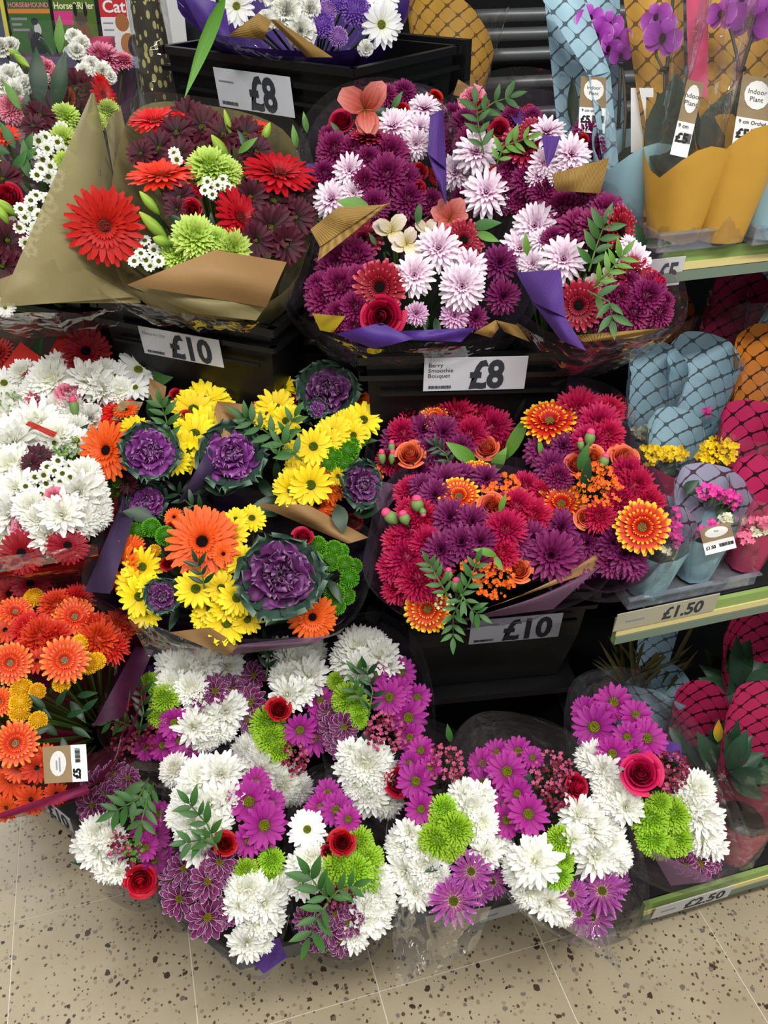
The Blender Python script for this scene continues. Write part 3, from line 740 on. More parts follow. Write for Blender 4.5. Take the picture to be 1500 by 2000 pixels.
# ---- price tickets on crates
def tick_on(c, px, py, label, w, h, price, pw, lines, dz=.0):
    P0, x, back = c; n = -back; r = ray(px, py); Q = P0 + n*.008
    t = (Q-CAM).dot(n)/r.dot(n); P = CAM + r*t
    ticket(label, P, x, ZUP + n*.12, w, h, price, pw, lines)
tick_on(cTL, 495, 180, 'white price ticket reading £8 on the highest crate', .170, .062, ('£8', .44, .09, 1.16), .36, [])
tick_on(cML, 353, 677, "white ticket reading £10 Nature's Joy below the red gerberas", .140, .047, ('£10', .36, .09, 1.16), .52, ["Nature's Joy"])
tick_on(cMR, 928, 730, 'white ticket reading £8 Berry Smoothie Bouquet', .150, .056, ('£8', .44, .09, 1.16), .34, ['Berry', 'Smoothie', 'Bouquet'])
tick_on(cLR, 1007, 1228, 'white ticket reading £10 Gemstone', .150, .058, ('£10', .36, .09, 1.16), .54, ['Gemstone'])

# ---- shelving unit on the right
M_green = plain('green_edge_strip', '#86a058', .45, .4, .05, 30)
M_yel = plain('cream_edge_band', '#d4c486', .45, .4)
M_shelf = plain('dark_shelf_metal', '#1c1d1f', .45, .4, .1, 20)
M_strip = film('label_holder_plastic', (.96, .97, .97), .12, .2)
sh = thing('shelving_unit', 'dark metal shelving unit carrying the potted plants', 'shelf', (1.1, 1.2, 0))
def shelf(Y, z, x0, x1, back=1.62, edge=True, eh=.045, xs=None, zoff=0):
    mb = MB(); mb.box(((x0+x1)/2, (Y+back)/2, z-.01), ((x1-x0)/2, (back-Y)/2, .009)); s = new('shelf_board', mb.mesh('shelf_board', M_shelf, False), sh)
    xs = x0 if xs is None else xs
    mb = MB(); mb.box(((xs+x1)/2, Y-.006, z-eh/2-.002), ((x1-xs)/2, .004, eh/2)); new('edge_strip', mb.mesh('edge_strip', M_green, False), s)
    mb = MB(); mb.box(((xs+x1)/2, Y-.011, z-eh*.55), ((x1-xs)/2, .001, eh*.12)); new('edge_band', mb.mesh('edge_band', M_yel, False), s)
    mb = MB(); mb.box(((xs+x1)/2, Y-.0115, z-eh*.86), ((x1-xs)/2, .0012, eh*.16)); new('edge_band', mb.mesh('edge_band', plain('grey_green_band', '#6c7c6c', .5), False), s)
    return s
shelf(1.03, 1.104, .72, 1.9, xs=.69); shelf(.80, .655, .64, 1.9, xs=.575); shelf(.655, .125, .64, 1.9, xs=.64)
prism('kick_panel', [(.64, .74), (1.9, .74), (1.9, .77), (.64, .77)], 0, .105, M_plinth, sh)
for zz in ((.70, 1.084), (.13, .60)):
    prism('back_panel', [(.66, 1.63), (1.9, 1.63), (1.9, 1.65), (.66, 1.65)], zz[0], zz[1], M_shelf, sh)
def edge_ticket(label, px, py, Y, w, h, price, pw, x0=.5, cc='#c4c4c4'):
    P = at_y(px, py, Y)
    t = thing('price_ticket', label, 'price ticket', P, 'shelf price tickets'); B = board_frame(P, Vector((1, 0, 0)), Vector((0, -.1, 1)))
    rect_part(t, B, 'card', -w/2, -h/2, w/2, h/2, plain('ticket_card', cc, .5), 0, .0008)
    put_text(t, B, price, -w/2+w*x0, -h/2+h*.16, h*.95, M_ink, .03, name='price_lettering', w=pw*w)
    rect_part(t, B, 'small_print', -w/2+w*.1, -h*.06, -w/2+w*.28, h*.06, M_paleink, .001, .0003)
    return t
edge_ticket('cream shelf-edge ticket reading £1.50 under the pot plants', 1302, 1196, .785, .165, .036, '£1.50', .40, .46, '#aca890')
edge_ticket('white shelf-edge ticket reading £2.50 just above the floor', 1352, 1762, .640, .150, .040, '£2.50', .52, .40)
edge_ticket('white shelf-edge ticket reading £5 under the orchids', 1296, 532, 1.018, .058, .042, '£5', .55, .30)
P = at_z(100, 1588, .085); 
ticket('white price ticket lying against the plinth below the orange gerberas', Vector((-.335, 1.165, .062)), Vector((.61, -.79, 0)), ZUP, .13, .045, ('£10', .42, .09, 1.16), .5, [])
edge_ticket('white shelf-edge ticket under the magenta and white bouquets', 1000, 1775, .742, .12, .04, '£5', .2, .6)

# ---- metal rail rack at the back
rk = thing('rail_rack', 'grey metal rack with horizontal rails behind the orchids', 'rack', (.95, 2.1, 0))
P = at_y(870, 60, 2.0); mb = MB(); mb.box((P.x, 2.0, .8), (.03, .025, .8)); new('rack_post', mb.mesh('rack_post', M_grey, False), rk)
P = at_y(838, 60, 2.05); mb = MB(); mb.box((P.x-.01, 2.05, .8), (.018, .02, .8)); new('rack_post', mb.mesh('rack_post', plain('pale_upright', '#a4a8ac', .4), False), rk)
for py in (-18, 34, 72, 112, 168, 230):
    a = at_y(880, py, 2.02); b = Vector((1.75, 2.02, a.z))
    mb = MB(); mb.tube([a, b], .014, 10); new('rail', mb.mesh('rail', M_rail), rk)

# ---- magazine rack far left
mg = thing('magazine_rack', 'black magazine rack with clear ledge by the far wall', 'rack', at_d(150, 130, 4.35) * 1)
DX = RT; DN = -FH
def slab(name, px0, px1, z0, z1, d, th, mat):
    a = at_d((px0+px1)/2, 60, d); hw = (px1-px0)/2*d/F; mb = MB(); mb.box((a.x, a.y, (z0+z1)/2), (hw, th, (z1-z0)/2), (RT, FH, ZUP)); return new(name, mb.mesh(name, mat, False), mg)
slab('back_board', -140, 420, 0.0, 1.6, 4.5, .02, plain('rack_board', '#26282c', .5))
slab('ledge', -140, 420, .745, .785, 4.36, .05, M_black2)
slab('ledge_front', -140, 420, .785, .835, 4.30, .004, plain('ledge_print', '#8ca4c4', .3))
def ellipse(parent, B, name, cx, cy, rx, ry, c, z, rot=0):
    mb = MB(); n = 14; mb.v = [(cx+rx*cos(2*pi*i/n)*cos(rot)-ry*sin(2*pi*i/n)*sin(rot), cy+rx*cos(2*pi*i/n)*sin(rot)+ry*sin(2*pi*i/n)*cos(rot), z) for i in range(n)]
    mb.f = [tuple(range(n))]; mb.uv = [(0, 0)]*n
    return new(name, mb.mesh(name, plain('print_'+c[1:], c, .4), False), parent, B)
def magazine(px, label, bg):
    a = at_d(px, 55, 4.36); P = Vector((a.x, a.y, .787+.145)); t = thing('magazine', label, 'magazine', P - ZUP*.14, 'magazines on the rack')
    B = board_frame(P, RT, ZUP + FH*.12); rect_part(t, B, 'cover', -.105, -.145, .105, .145, plain('cover_'+bg[1:], bg, .35), 0, .003); return t, B
M_w = plain('white_print', '#f0f0f0', .4)
t, B = magazine(62, 'magazine with a rider on a dark horse, Horse and Hound cover', '#3c6a34')
put_text(t, B, 'HORSE&HOUND', -.1, .112, .03, plain('pink_print', '#e88090', .4), .02, name='title_lettering', w=.2, z=.004)
rect_part(t, B, 'cover_band', -.105, .085, .105, .105, plain('orange_print', '#d8843c', .4), .0036, .0003)
for q in (('#20242c', .02, -.06, .04, .065), ('#c8c8cc', .03, .015, .018, .03), ('#2c2c34', .02, .05, .018, .016), ('#48464c', -.005, -.02, .02, .04)): ellipse(t, B, 'cover_picture', q[1], q[2], q[3], q[4], q[0], .004+.0003*abs(q[2]))
for i, w_ in enumerate((.08, .05, .085)): rect_part(t, B, 'cover_print', -.095, .055-.024*i, -.095+w_, .067-.024*i, M_paleink, .0042, .0002)
t, B = magazine(150, 'magazine with a bay horse head, Horse and Rider cover', '#54702c')
put_text(t, B, 'Horse&Rider', -.1, .105, .042, plain('cream_print', '#f0ecc0', .4), .02, name='title_lettering', w=.2, z=.004)
rect_part(t, B, 'cover_band', -.105, .035, -.01, .095, plain('magenta_print', '#d83c88', .4), .0036, .0003)
for q in (('#7c4c30', .03, -.01, .035, .075), ('#54483c', .03, .06, .03, .03), ('#1c1a18', .005, .1, .010, .03), ('#1c1a18', .055, .1, .010, .03), ('#d8d8dc', -.05, -.09, .04, .035), ('#8c5cb4', .07, -.10, .03, .03)): ellipse(t, B, 'cover_picture', q[1], q[2], q[3], q[4], q[0], .0042+.0003*abs(q[2]))
t, B = magazine(240, 'white magazine with a tortoiseshell cat, Cat cover', '#e4e4e8')
rect_part(t, B, 'cover_band', -.105, .07, .03, .145, plain('red_print', '#c82c34', .4), .0036, .0003)
put_text(t, B, 'Cat', -.09, .09, .075, M_w, .02, name='title_lettering', w=.115, z=.0045)
for q in (('#a4683c', .0, .045, .035, .04), ('#e8e0d8', .005, .01, .028, .03), ('#b4703c', .02, -.05, .04, .05), ('#24201e', .06, -.06, .045, .055), ('#4c6cb4', .075, .11, .025, .025)): ellipse(t, B, 'cover_picture', q[1], q[2], q[3], q[4], q[0], .0042+.0003*abs(q[2]))
for i in range(5): rect_part(t, B, 'small_print', -.095, .04-.03*i, -.045, .046-.03*i, M_paleink, .004, .0002)
t, B = magazine(-25, 'yellow edged magazine at the end of the rack', '#d8cc58')
rect_part(t, B, 'cover_panel', -.105, -.145, .085, .145, plain('navy_print', '#4c5470', .4), .0036, .0003)
put_text(t, B, 'RIDER', -.09, .07, .04, M_w, .02, name='title_lettering', w=.16, z=.0045)
ellipse(t, B, 'cover_picture', .03, -.06, .04, .05, '#c8ccd4', .0045)
t, B = magazine(322, 'pale magazine with a red corner beside the cat magazine', '#d8d8d8')
rect_part(t, B, 'cover_band', -.105, .02, -.02, .145, plain('red_corner_print', '#b83430', .4), .0036, .0003)

# ================================================================== BOUQUETS
CB = 'wrapped bouquets in the crates'
# ---- violet / white / gold, top crate
b = Bouquet('bouquet of violet buttons and white flowers in violet and gold paper', (590, -20), 1.40, (220, 120), (.0, -.03), .05, lean=(.16, .16))
b.f('''bp 626 45 27; bp 697 18 30; bp 655 2 22; bl 662 72 20; wd 745 48 42; wd 745 -15 40; wd 462 12 38 -.2 .3; st 560 22 34; st 588 62 30; st 605 20 26; st 545 -15 36; wd 400 -20 40; bp 600 -30 25; wf 690 -40 40;
 wd 500 -40 40; st 715 95 16; bl 640 20 20; st 520 40 20''')
b.funnel([(345, 0), (390, 60), (440, 85), (520, 95), (620, 100), (700, 95), (770, 75), (800, 0), (780, -110), (600, -160), (400, -120)], M_purple2, -.015, k=1.0)
b.flap([(350, -20), (440, 10), (450, 72), (395, 62)], M_purple2, .005, .02)
b.flap([(445, 70), (505, 25), (530, 40), (515, 78)], M_gold, .025, .012, uvs=(.5, 1))
b.flap([(525, 38), (540, 38), (650, 112), (600, 112)], M_gold, .03, .01, uvs=(.5, 1))
b.funnel(ell(590, -20, 225, 130), M_cello, .02, 'cellophane_sleeve')
o = b.leaf(442, -12, -112, 230, 'l', .07, .38, .15)

# ---- Nature's Joy red gerberas in brown paper
b = Bouquet('bouquet of big red gerberas, lime chrysanthemums and lily buds in brown paper', (400, 400), 1.24, (230, 190), (.01, -.03), .06)
b.f('''gr 205 442 76 -.12 .05 .05; gr 545 338 74 .15 1.15 .01; gro 315 342 68 -.25 1.3; gro 302 235 52 -.2 1.2; gro 355 228 22 .3 1.2; gr 470 425 62 .75 .55; gr 395 370 30 .1 1.2 -.02;
 mr 310 290 40; mr 345 258 40; mr 395 248 44; mr 435 262 40; mr 480 262 40; mr 350 300 34; mr 530 445 50 .2 .2; mr 535 392 46 .2 .6; mr 490 385 36; mr 578 425 42; mr 560 478 40; mr 350 385 34; mr 345 410 26; mr 500 470 38; mr 590 385 36; mr 365 225 36; mr 500 295 36; mr 275 300 30;
 rr 374 407 24; gl 412 322 50 0 .7; gl 440 335 36; gl 382 462 48 .1 .3 .01; gl 345 498 38; gl 455 486 42 .3 .1; gl 420 470 30; gro 500 250 30 0 1.2''')
b.feverfew([(300, 488), (285, 508), (275, 495), (293, 520), (270, 478), (262, 510), (310, 510), (283, 470), (340, 300), (345, 312)], 13)
b.feverfew([(405, 355), (425, 362), (400, 372), (435, 350), (415, 380), (445, 365)], 11)
for q in ((292, 397, 130, 56, 20), (430, 288, 125, 55, 22), (445, 240, 105, 50, 14), (520, 260, 70, 42, 17), (300, 442, 135, 74, 24), (316, 471, 160, 36, 22)): b.bud(*q)
b.fillgreen(10); b.leaf(330, 420, -40, 60, 'd', .01); b.leaf(465, 300, 40, 50, 'l'); b.leaf(490, 300, 120, 50, 'd'); b.leaf(240, 480, 200, 40, 'd'); b.leaf(580, 290, 100, 45, 'l')
b.funnel([(235, 545), (300, 575), (400, 600), (500, 600), (580, 540), (605, 420), (560, 260), (400, 205), (260, 220), (215, 400)], M_kraftt, -.012)
b.flap([(248, 556), (420, 488), (560, 512), (520, 600)], M_kraftp, .03, .02, offs=(.01, .0, -.02, .0), label='brown kraft paper turned over the rim')
b.flap([(248, 556), (520, 598), (500, 626), (380, 612)], M_kraftt, .02, .015)
b.funnel([(190, 560), (300, 600), (400, 618), (500, 625), (585, 560), (620, 420), (580, 240), (400, 190), (240, 200), (180, 400)], M_cello, .025, 'cellophane_sleeve')

# ---- far left red bouquet with feverfew
b = Bouquet('bouquet of white feverfew and dark daisies behind an olive paper sheet', (60, 390), 1.27, (150, 230), (.03, -.03), .05)
b.f('''mr 15 470 46 .2 .2; mr 5 350 40; rr 12 385 38; gro 8 265 32 -.3 .9; mr 78 225 32 .2 .8; mr 65 245 26; mr 5 520 40; gl 128 225 30; gl 125 270 30; gl 130 320 28; gro 202 185 34 1.5 .6; gro 200 165 24 1.6 .8; gl 212 215 26; gl 190 235 20; mr 40 500 30; rr 40 560 30; wd 10 600 20; mr -30 420 40; gl -40 300 36; mr -60 360 38; gro -50 480 40; mr -40 540 36''')
b.feverfew([(75, 275), (92, 290), (68, 300), (84, 312), (98, 325), (80, 330), (112, 278), (122, 295), (72, 342), (95, 345), (110, 362), (70, 382), (92, 388), (40, 408), (60, 408), (75, 420), (55, 440), (65, 460), (85, 430), (48, 425), (100, 405), (115, 345), (120, 250), (88, 268), (60, 392), (38, 445), (50, 475), (70, 445), (60, 490)], 14)
for q in ((30, 290, 120), (45, 310, 70), (20, 300, 160), (55, 330, 100), (35, 325, 45), (60, 350, 110), (25, 340, 60)): b.leaf(q[0], q[1], q[2], 55, 'm', .0)
b.bud(12, 405, 140, 45, 20); b.bud(5, 420, 120, 40, 20); b.fillgreen(8)
b.flap([(178, 182), (185, 182), (275, 592), (0, 592)], M_kraftt, .075, .015, nu=12, nv=14, offs=(-.02, -.02, .0, .0), label='olive translucent paper sheet')
b.flap([(0, 545), (120, 500), (262, 580), (0, 600)], M_kraftt, .085, .01)
b.flap([(205, 240), (235, 205), (262, 330), (235, 420)], M_kraftt, -.0, .01)
b.funnel([(-70, 600), (60, 610), (200, 605), (255, 560), (225, 350), (215, 170), (100, 175), (-40, 180), (-90, 400)], M_cello, .06, 'cellophane_sleeve')

# ---- pale back-left bouquet
b = Bouquet('pale bouquet of white stocks and pink chrysanthemums in pink wrap', (110, 180), 1.48, (150, 110), (.02, -.03), .03, lean=(.1, .3))
b.f('''st 20 148 24; st 8 165 22; st 32 178 24; st 48 165 18; st 5 92 20; st 22 88 16; st 145 72 18; st 160 85 18; st 150 100 18; st 178 128 20; st 200 140 20; st 215 150 14; st 165 140 18; pm 200 108 38 0 .9; pm 240 115 22 0 1; ca 78 122 14; ca 92 130 14; mr 150 175 40; rr 125 190 24; mr 180 178 30; st 70 145 14; st 90 155 12; pm 20 212 30; gb 120 160 26''')
b.bud(42, 118, -40, 46, 16); b.bud(30, 105, 150, 30, 14)
b.leaf(78, 205, 94, 105, 'd', .02, 1.1); b.leaf(110, 215, 82, 110, 'd', .01, 1.0); b.leaf(116, 105, 90, 70, 'l', .02, .9); b.leaf(105, 110, 130, 40, 'd', .02); b.leaf(40, 215, 120, 60, 'l', .01, 1.0)
b.funnel([(-40, 225), (40, 240), (140, 230), (240, 210), (262, 120), (200, 100), (90, 105), (-20, 110)], M_mauvep, -.02); b.funnel([(-50, 240), (40, 250), (140, 240), (245, 220), (272, 100), (200, 50), (90, 40), (-20, 60)], M_cello, .02, 'cellophane_sleeve')

# ---- Berry group
BG = 'plum and pale pink bouquets in one crate'
b = Bouquet('plum and pale pink bouquet with one salmon alstroemeria at its top', (740, 290), 1.29, (150, 140), (.0, -.035), .05, group=BG)
b.f('''as 712 212 60 -.05 .15 .03; pl 755 183 27; pl 790 178 28; pl 730 178 20; rs 665 235 30 -.3 .6; gb 722 268 44 .1 1.5; pk 828 212 34 0 .7; pk 768 247 38 -.1 .5; pk 820 250 32; pk 812 282 32 0 -.2; pk 683 333 34 -.1 .1; pk 648 390 42 -.3 .4; pk 690 378 27;
 pl 650 292 40; pl 632 340 30; pl 762 300 44; pl 755 342 46; pl 790 352 38; pl 712 356 33; pl 800 388 40; pl 640 265 24; pl 842 395 30; pl 690 290 34; pl 720 310 30; rr 820 335 19; gd 852 345 20 .5 .5; rr 818 368 18; rr 850 190 20; rr 785 215 20; pk 790 235 24; pl 730 400 34''')
b.leaf(725, 410, 165, 70, 'l', .02, 1.5); b.leaf(765, 215, 60, 40, 'm'); b.leaf(665, 262, 130, 30, 'm'); b.leaf(600, 260, 100, 40, 'l', -.01); b.fillgreen(8)
b.flap([(840, 225), (866, 213), (872, 330), (835, 300)], M_purple, .045, .015, uvs=(.4, 1)); b.flap([(835, 300), (872, 330), (872, 400), (866, 390)], M_purple, .04, .01, uvs=(.4, 1))
b.flap([(598, 320), (620, 318), (612, 380), (600, 360)], M_purple, .0, .0, uvs=(.3, 1))
b.flap([(606, 448), (660, 405), (745, 400), (625, 482)], M_gold, .06, .015, uvs=(.8, 1)); b.flap([(625, 482), (745, 400), (765, 395), (620, 510)], M_gold, .06, .01, uvs=(.3, 1))
b.funnel([(600, 400), (680, 450), (780, 430), (870, 400), (890, 280), (860, 180), (760, 160), (660, 190), (600, 270)], M_cellop, -.01); b.funnel(ell(740, 300, 165, 150), M_cello, .03, 'cellophane_sleeve')
b = Bouquet('plum and pale pink bouquet with glossy green sprigs below the grey rails', (1010, 290), 1.29, (160, 120), (-.04, -.02), .045, group=BG)
b.f('''ca 922 195 28; rs 940 205 18; pl 905 240 36; pl 880 270 34; pl 915 275 34; pl 880 222 26; pl 1000 225 26; pk 930 297 46 0 .35; pk 890 337 38 -.2 .3; pk 950 377 50 0 .25 .02; pk 1068 260 40 0 .8; pk 1116 302 42 .3 .4; pk 1112 330 34 .2 .7; pk 1062 318 30; pk 1050 345 26; gb 1025 285 50 .1 .7; gb 1040 260 30; rr 973 340 20; pl 1032 352 40; pl 1000 340 36; pl 1150 262 36; pl 1165 285 28; pl 1065 372 36; pl 985 390 34; rr 975 250 24; pl 1040 225 22; rr 1035 215 16; pk 1090 345 22; pl 900 390 30; pl 1020 395 34; rr 1140 275 16; gb 900 418 30 .3 -.3; rr 840 420 20''')
b.sprig([(945, 300), (935, 250), (930, 205)], 4, 38, off=.03); b.sprig([(930, 225), (965, 200), (995, 190)], 3, 36, off=.03); b.sprig([(970, 320), (985, 285), (1030, 270)], 5, 34, 'l', .03); b.fillgreen(8)
b.flap([(1058, 265), (1095, 266), (1082, 305), (1068, 330)], M_purple, .04, .0, uvs=(.4, 1)); b.flap([(995, 225), (1012, 205), (1028, 235), (1010, 245)], M_purple, .0, .0, uvs=(.4, 1))
b.flap([(1078, 340), (1190, 308), (1172, 378), (1085, 372)], M_gold, .05, .02, uvs=(1.2, 1)); b.flap([(885, 185), (895, 155), (945, 185), (930, 200)], M_gold, -.01, 0, uvs=(.6, 1))
b.funnel([(880, 400), (960, 430), (1080, 400), (1180, 370), (1200, 260), (1120, 190), (1000, 170), (890, 180), (862, 300)], M_cellop, -.01); b.funnel(ell(1020, 280, 185, 150), M_cello, .03, 'cellophane_sleeve')
b = Bouquet('plum and pale pink bouquet with cream alstroemeria and one big open rose', (800, 540), 1.25, (215, 140), (.0, -.03), .055, group=BG)
b.f('''aw 765 450 38 0 .2 .02; aw 795 476 34 .1 .1 .02; aw 832 450 26; as 878 428 44 .1 .2 .02; rs 770 415 22; rs 852 425 22; pk 856 486 47 .05 .2 .02; pk 809 538 44 0 0 .01; pk 916 522 40; pk 902 560 48 .05 0 .02; pkd 813 613 25 0 0; pkd 888 617 31 0 0; pk 880 500 30;
 gb 742 562 56 -.2 .1; gb 708 468 42 -.2 .3; gb 905 470 44 .3 .3; pl 655 520 50; pl 634 585 46; pl 692 500 42; pl 692 602 38; pv 975 515 38 .2 .1; pv 982 580 36 .3 -.1; pv 928 622 28; pl 618 560 32; pl 660 560 44; pl 660 615 36; pl 700 545 34; rs 745 618 48 -.1 .0 .02; rr 740 430 24; pl 800 415 34; pl 845 410 34; pl 770 390 30; pl 815 500 26; pl 690 640 28''')
b.leaf(815, 440, 85, 45, 'm', .01); b.leaf(920, 445, 10, 60, 'm', .02, 1.2); b.leaf(930, 455, -20, 50, 'l', .02, 1.2); b.leaf(735, 480, 120, 30, 'm'); b.leaf(850, 620, -80, 50, 'd'); b.fillgreen(12)
b.funnel([(565, 590), (650, 650), (740, 668), (860, 668), (960, 655), (1030, 600), (1040, 480), (960, 420), (820, 400), (690, 420), (610, 490)], M_cellop, -.01)
b.flap([(655, 652), (745, 630), (808, 662), (730, 682)], M_purple2, .03, .01); b.flap([(745, 648), (930, 640), (900, 668), (800, 664)], M_purple2, .02, .006)
b.flap([(925, 650), (968, 625), (975, 640), (960, 660)], M_gold, .03, .01, uvs=(.6, 1)); b.flap([(968, 625), (1010, 635), (1035, 668), (985, 648)], M_gold, .03, .01, uvs=(.6, 1))
b.flap([(610, 612), (675, 618), (650, 650), (625, 645)], paper('yellow_inner_paper', '#b8a020', .5, alpha=.7), .02, .0)
b.funnel([(545, 585), (640, 655), (740, 682), (860, 678), (980, 665), (1050, 600), (1060, 470), (960, 400), (820, 380), (680, 400), (590, 480)], M_cello, .03, 'cellophane_sleeve')
b = Bouquet('plum and pale pink bouquet with a broad ribbed violet paper flap', (1150, 510), 1.195, (165, 150), (-.04, -.03), .05, group=BG)
b.f('''pk 1045 442 47 -.1 .2; pk 1016 486 42 -.1 .2; pk 1100 507 47 .05 .1 .01; pk 1237 512 42 .6 .2; pk 1228 478 22 .5 .5; pl 1100 405 50; pl 1130 442 46; pl 1182 412 44; pl 1150 385 38; pl 1060 390 30; pl 1200 440 36; pl 1160 440 40; pl 1210 582 42; pl 1266 582 42; pl 1242 612 42; pl 1292 612 32; pl 1205 615 34; pl 1280 560 30; gb 1212 448 48 1.0 .2; gb 1238 540 44 .6 .2; gb 1130 597 52 .0 .0 .02; rs 1284 551 30 1.1 .4; aw 1165 555 26; aw 1190 540 20; pk 1060 470 28; pl 1080 465 28; pk 1040 515 28; pl 1225 550 30; pl 1175 625 30; pl 1300 590 24''')
b.sprig([(1150, 530), (1165, 480), (1180, 440)], 4, 46, 'm', .03); b.sprig([(1160, 560), (1195, 525), (1215, 500)], 4, 40, 'l', .03); b.sprig([(1150, 570), (1190, 590), (1195, 625)], 3, 42, 'm', .03); b.leaf(1030, 500, 95, 45, 'l', .04); b.fillgreen(10)
b.flap([(1008, 532), (1095, 526), (1105, 620), (1040, 590)], M_purple, .055, .015, uvs=(.9, 1)); b.flap([(1040, 590), (1105, 620), (1145, 685), (1095, 665)], M_purple, .05, .01, uvs=(.8, 1))
b.flap([(1120, 655), (1300, 640), (1240, 660), (1140, 668)], M_gold, .03, .01, uvs=(.8, 1))
b.funnel([(990, 560), (1060, 640), (1140, 665), (1240, 655), (1320, 630), (1325, 560), (1280, 470), (1220, 390), (1120, 360), (1020, 400)], M_cellop, -.01)
b.funnel([(980, 580), (1050, 655), (1140, 680), (1250, 665), (1330, 640), (1340, 560), (1290, 450), (1220, 370), (1120, 345), (1010, 390)], M_cello, .03, 'cellophane_sleeve')

# ---- white, red and pink bouquets on the left
b = Bouquet('white chrysanthemum bouquet with a dark red gerbera and red paper points', (150, 760), 1.38, (180, 110), (.0, -.03), .045)
b.f('''gd 168 687 50 -.05 .35 .02; wf 100 742 46; wh 172 742 42; wf 75 765 38; wd 270 722 44 .2 .6; wd 262 757 38 0 1.0; wd 8 748 36 -.2 .5; wf 45 730 30; wh 115 715 30; cp 70 782 22; ca 135 768 27 0 .6; ca 130 704 15; mr 178 782 26; gro 225 800 42 -.5 .8; wh 60 820 36; wf 155 825 38; wf 110 805 38; wh 200 760 36; wf 30 790 36; wd 225 735 30; wf 140 790 34; gd -5 690 34; st 175 815 28; st 210 830 22; wf 205 725 28; wh 20 815 40; wf 235 765 30''')
b.bud(145, 795, 100, 40, 18, kind='c'); b.filler(18, 785, 26, 22, 60, M_greenb, 3.5); b.fillgreen(8)
b.flap([(5, 715), (40, 668), (90, 705), (38, 740)], M_redp, .0, 0); b.flap([(95, 690), (122, 645), (160, 660), (110, 720)], M_redp, .0, 0)
b.flap([(290, 780), (292, 738), (325, 755), (320, 790)], M_kraftp, .02, 0); b.flap([(218, 820), (236, 782), (280, 785), (260, 825)], M_kraftt, .03, .0)
b.funnel([(-40, 840), (80, 870), (200, 860), (300, 800), (320, 720), (230, 660), (100, 650), (-30, 680)], M_cellor, -.01); b.funnel([(-50, 850), (80, 880), (210, 865), (320, 800), (335, 710), (230, 640), (100, 630), (-40, 660)], M_cello, .03, 'cellophane_sleeve')
b = Bouquet('white chrysanthemum bouquet with two dark red gerberas at its red rim', (80, 970), 1.27, (150, 150), (.0, -.03), .06)
b.f('''wh 25 865 54; wf 18 912 48; wh 72 828 48; wf 112 852 42; wh 35 955 42; wf 150 838 34; wh 152 962 48; wf 178 985 40; wh 122 1005 48; wf 62 992 42; wh 20 1003 42; wf 157 1012 42; wh 92 1045 38; wf 188 1005 32; wh -20 950 50; wf -10 1040 44; wh 5 870 40; wf 165 925 34; wh 130 1035 34; wf 75 1015 34; wh 40 835 36; wd 150 860 30; ca 108 973 24; ca 48 1028 30; gd 42 1080 46 -.1 0 .02; gd 132 1066 42 .1 .5 .02; mr 75 892 28; mr 60 905 22; wh 0 985 36; wf 180 955 30; wf -50 880 46; wh -55 1000 46; gd -40 1075 40; ca -45 940 24; wf -40 1040 40''')
b.feverfew([(106, 865), (113, 900), (92, 912), (137, 910), (68, 932), (85, 928), (50, 950), (90, 945), (117, 942), (137, 932), (80, 965), (107, 920), (122, 925)], 14)
b.filler(130, 872, 26, 22, 70, M_greenb, 3.5); b.fillgreen(8); b.flap([(50, 830), (56, 822), (112, 845), (105, 855)], M_redp, .06, 0)
b.funnel([(-60, 1100), (20, 1115), (110, 1105), (190, 1080), (220, 1000), (215, 900), (160, 820), (60, 790), (-60, 820)], M_redp, -.012); b.flap([(0, 1088), (190, 1062), (192, 1085), (0, 1118)], M_cellor, .05, .01)
b.funnel([(-70, 1110), (20, 1122), (120, 1112), (200, 1085), (235, 990), (235, 890), (170, 800), (60, 770), (-60, 800)], M_cello, .03, 'cellophane_sleeve')

# ---- yellow, orange and kale
b = Bouquet('yellow daisy and kale bouquet with an orange gerbera turned sideways', (310, 860), 1.32, (140, 110), (.0, -.03), .05)
b.f('''go 208 880 62 -.55 .15 .02; kv 292 885 56 .1 .3 .02; yd 266 838 34 0 .8; yd 380 848 48 0 .6; yd 368 882 42; yd 400 782 50 0 .8; yd 378 800 46 0 .6; yd 440 762 40 0 .9; yd 425 790 36; yd 345 900 30; rr 346 770 17; bt 230 938 18; bt 214 955 20; bt 200 945 16; yd 400 830 38; go 470 755 26 0 1; mr 250 945 22; go 245 800 26 -.3 1; yd 410 755 34; rr 365 815 18''')
b.sprig([(330, 870), (325, 820), (315, 790)], 4, 34, 'm', .02); b.leaf(290, 745, 20, 70, 'm', -.02, 1.6); b.fillgreen(8)
b.funnel([(180, 960), (260, 985), (360, 960), (440, 880), (500, 790), (440, 740), (330, 740), (230, 780), (170, 880)], M_dpurple, -.015); b.flap([(418, 800), (425, 783), (480, 790), (440, 880)], M_kraftp, .04, .01)
b.flap([(345, 985), (410, 870), (450, 880), (400, 950)], M_dpurple, .03, .01)
b.funnel([(165, 970), (260, 1000), (370, 975), (460, 890), (520, 780), (450, 720), (320, 715), (215, 760), (150, 880)], M_cello, .03, 'cellophane_sleeve')
b = Bouquet('yellow daisy and kale bouquet with three kale heads and a long leafy sprig', (590, 870), 1.32, (175, 130), (.0, -.03), .05)
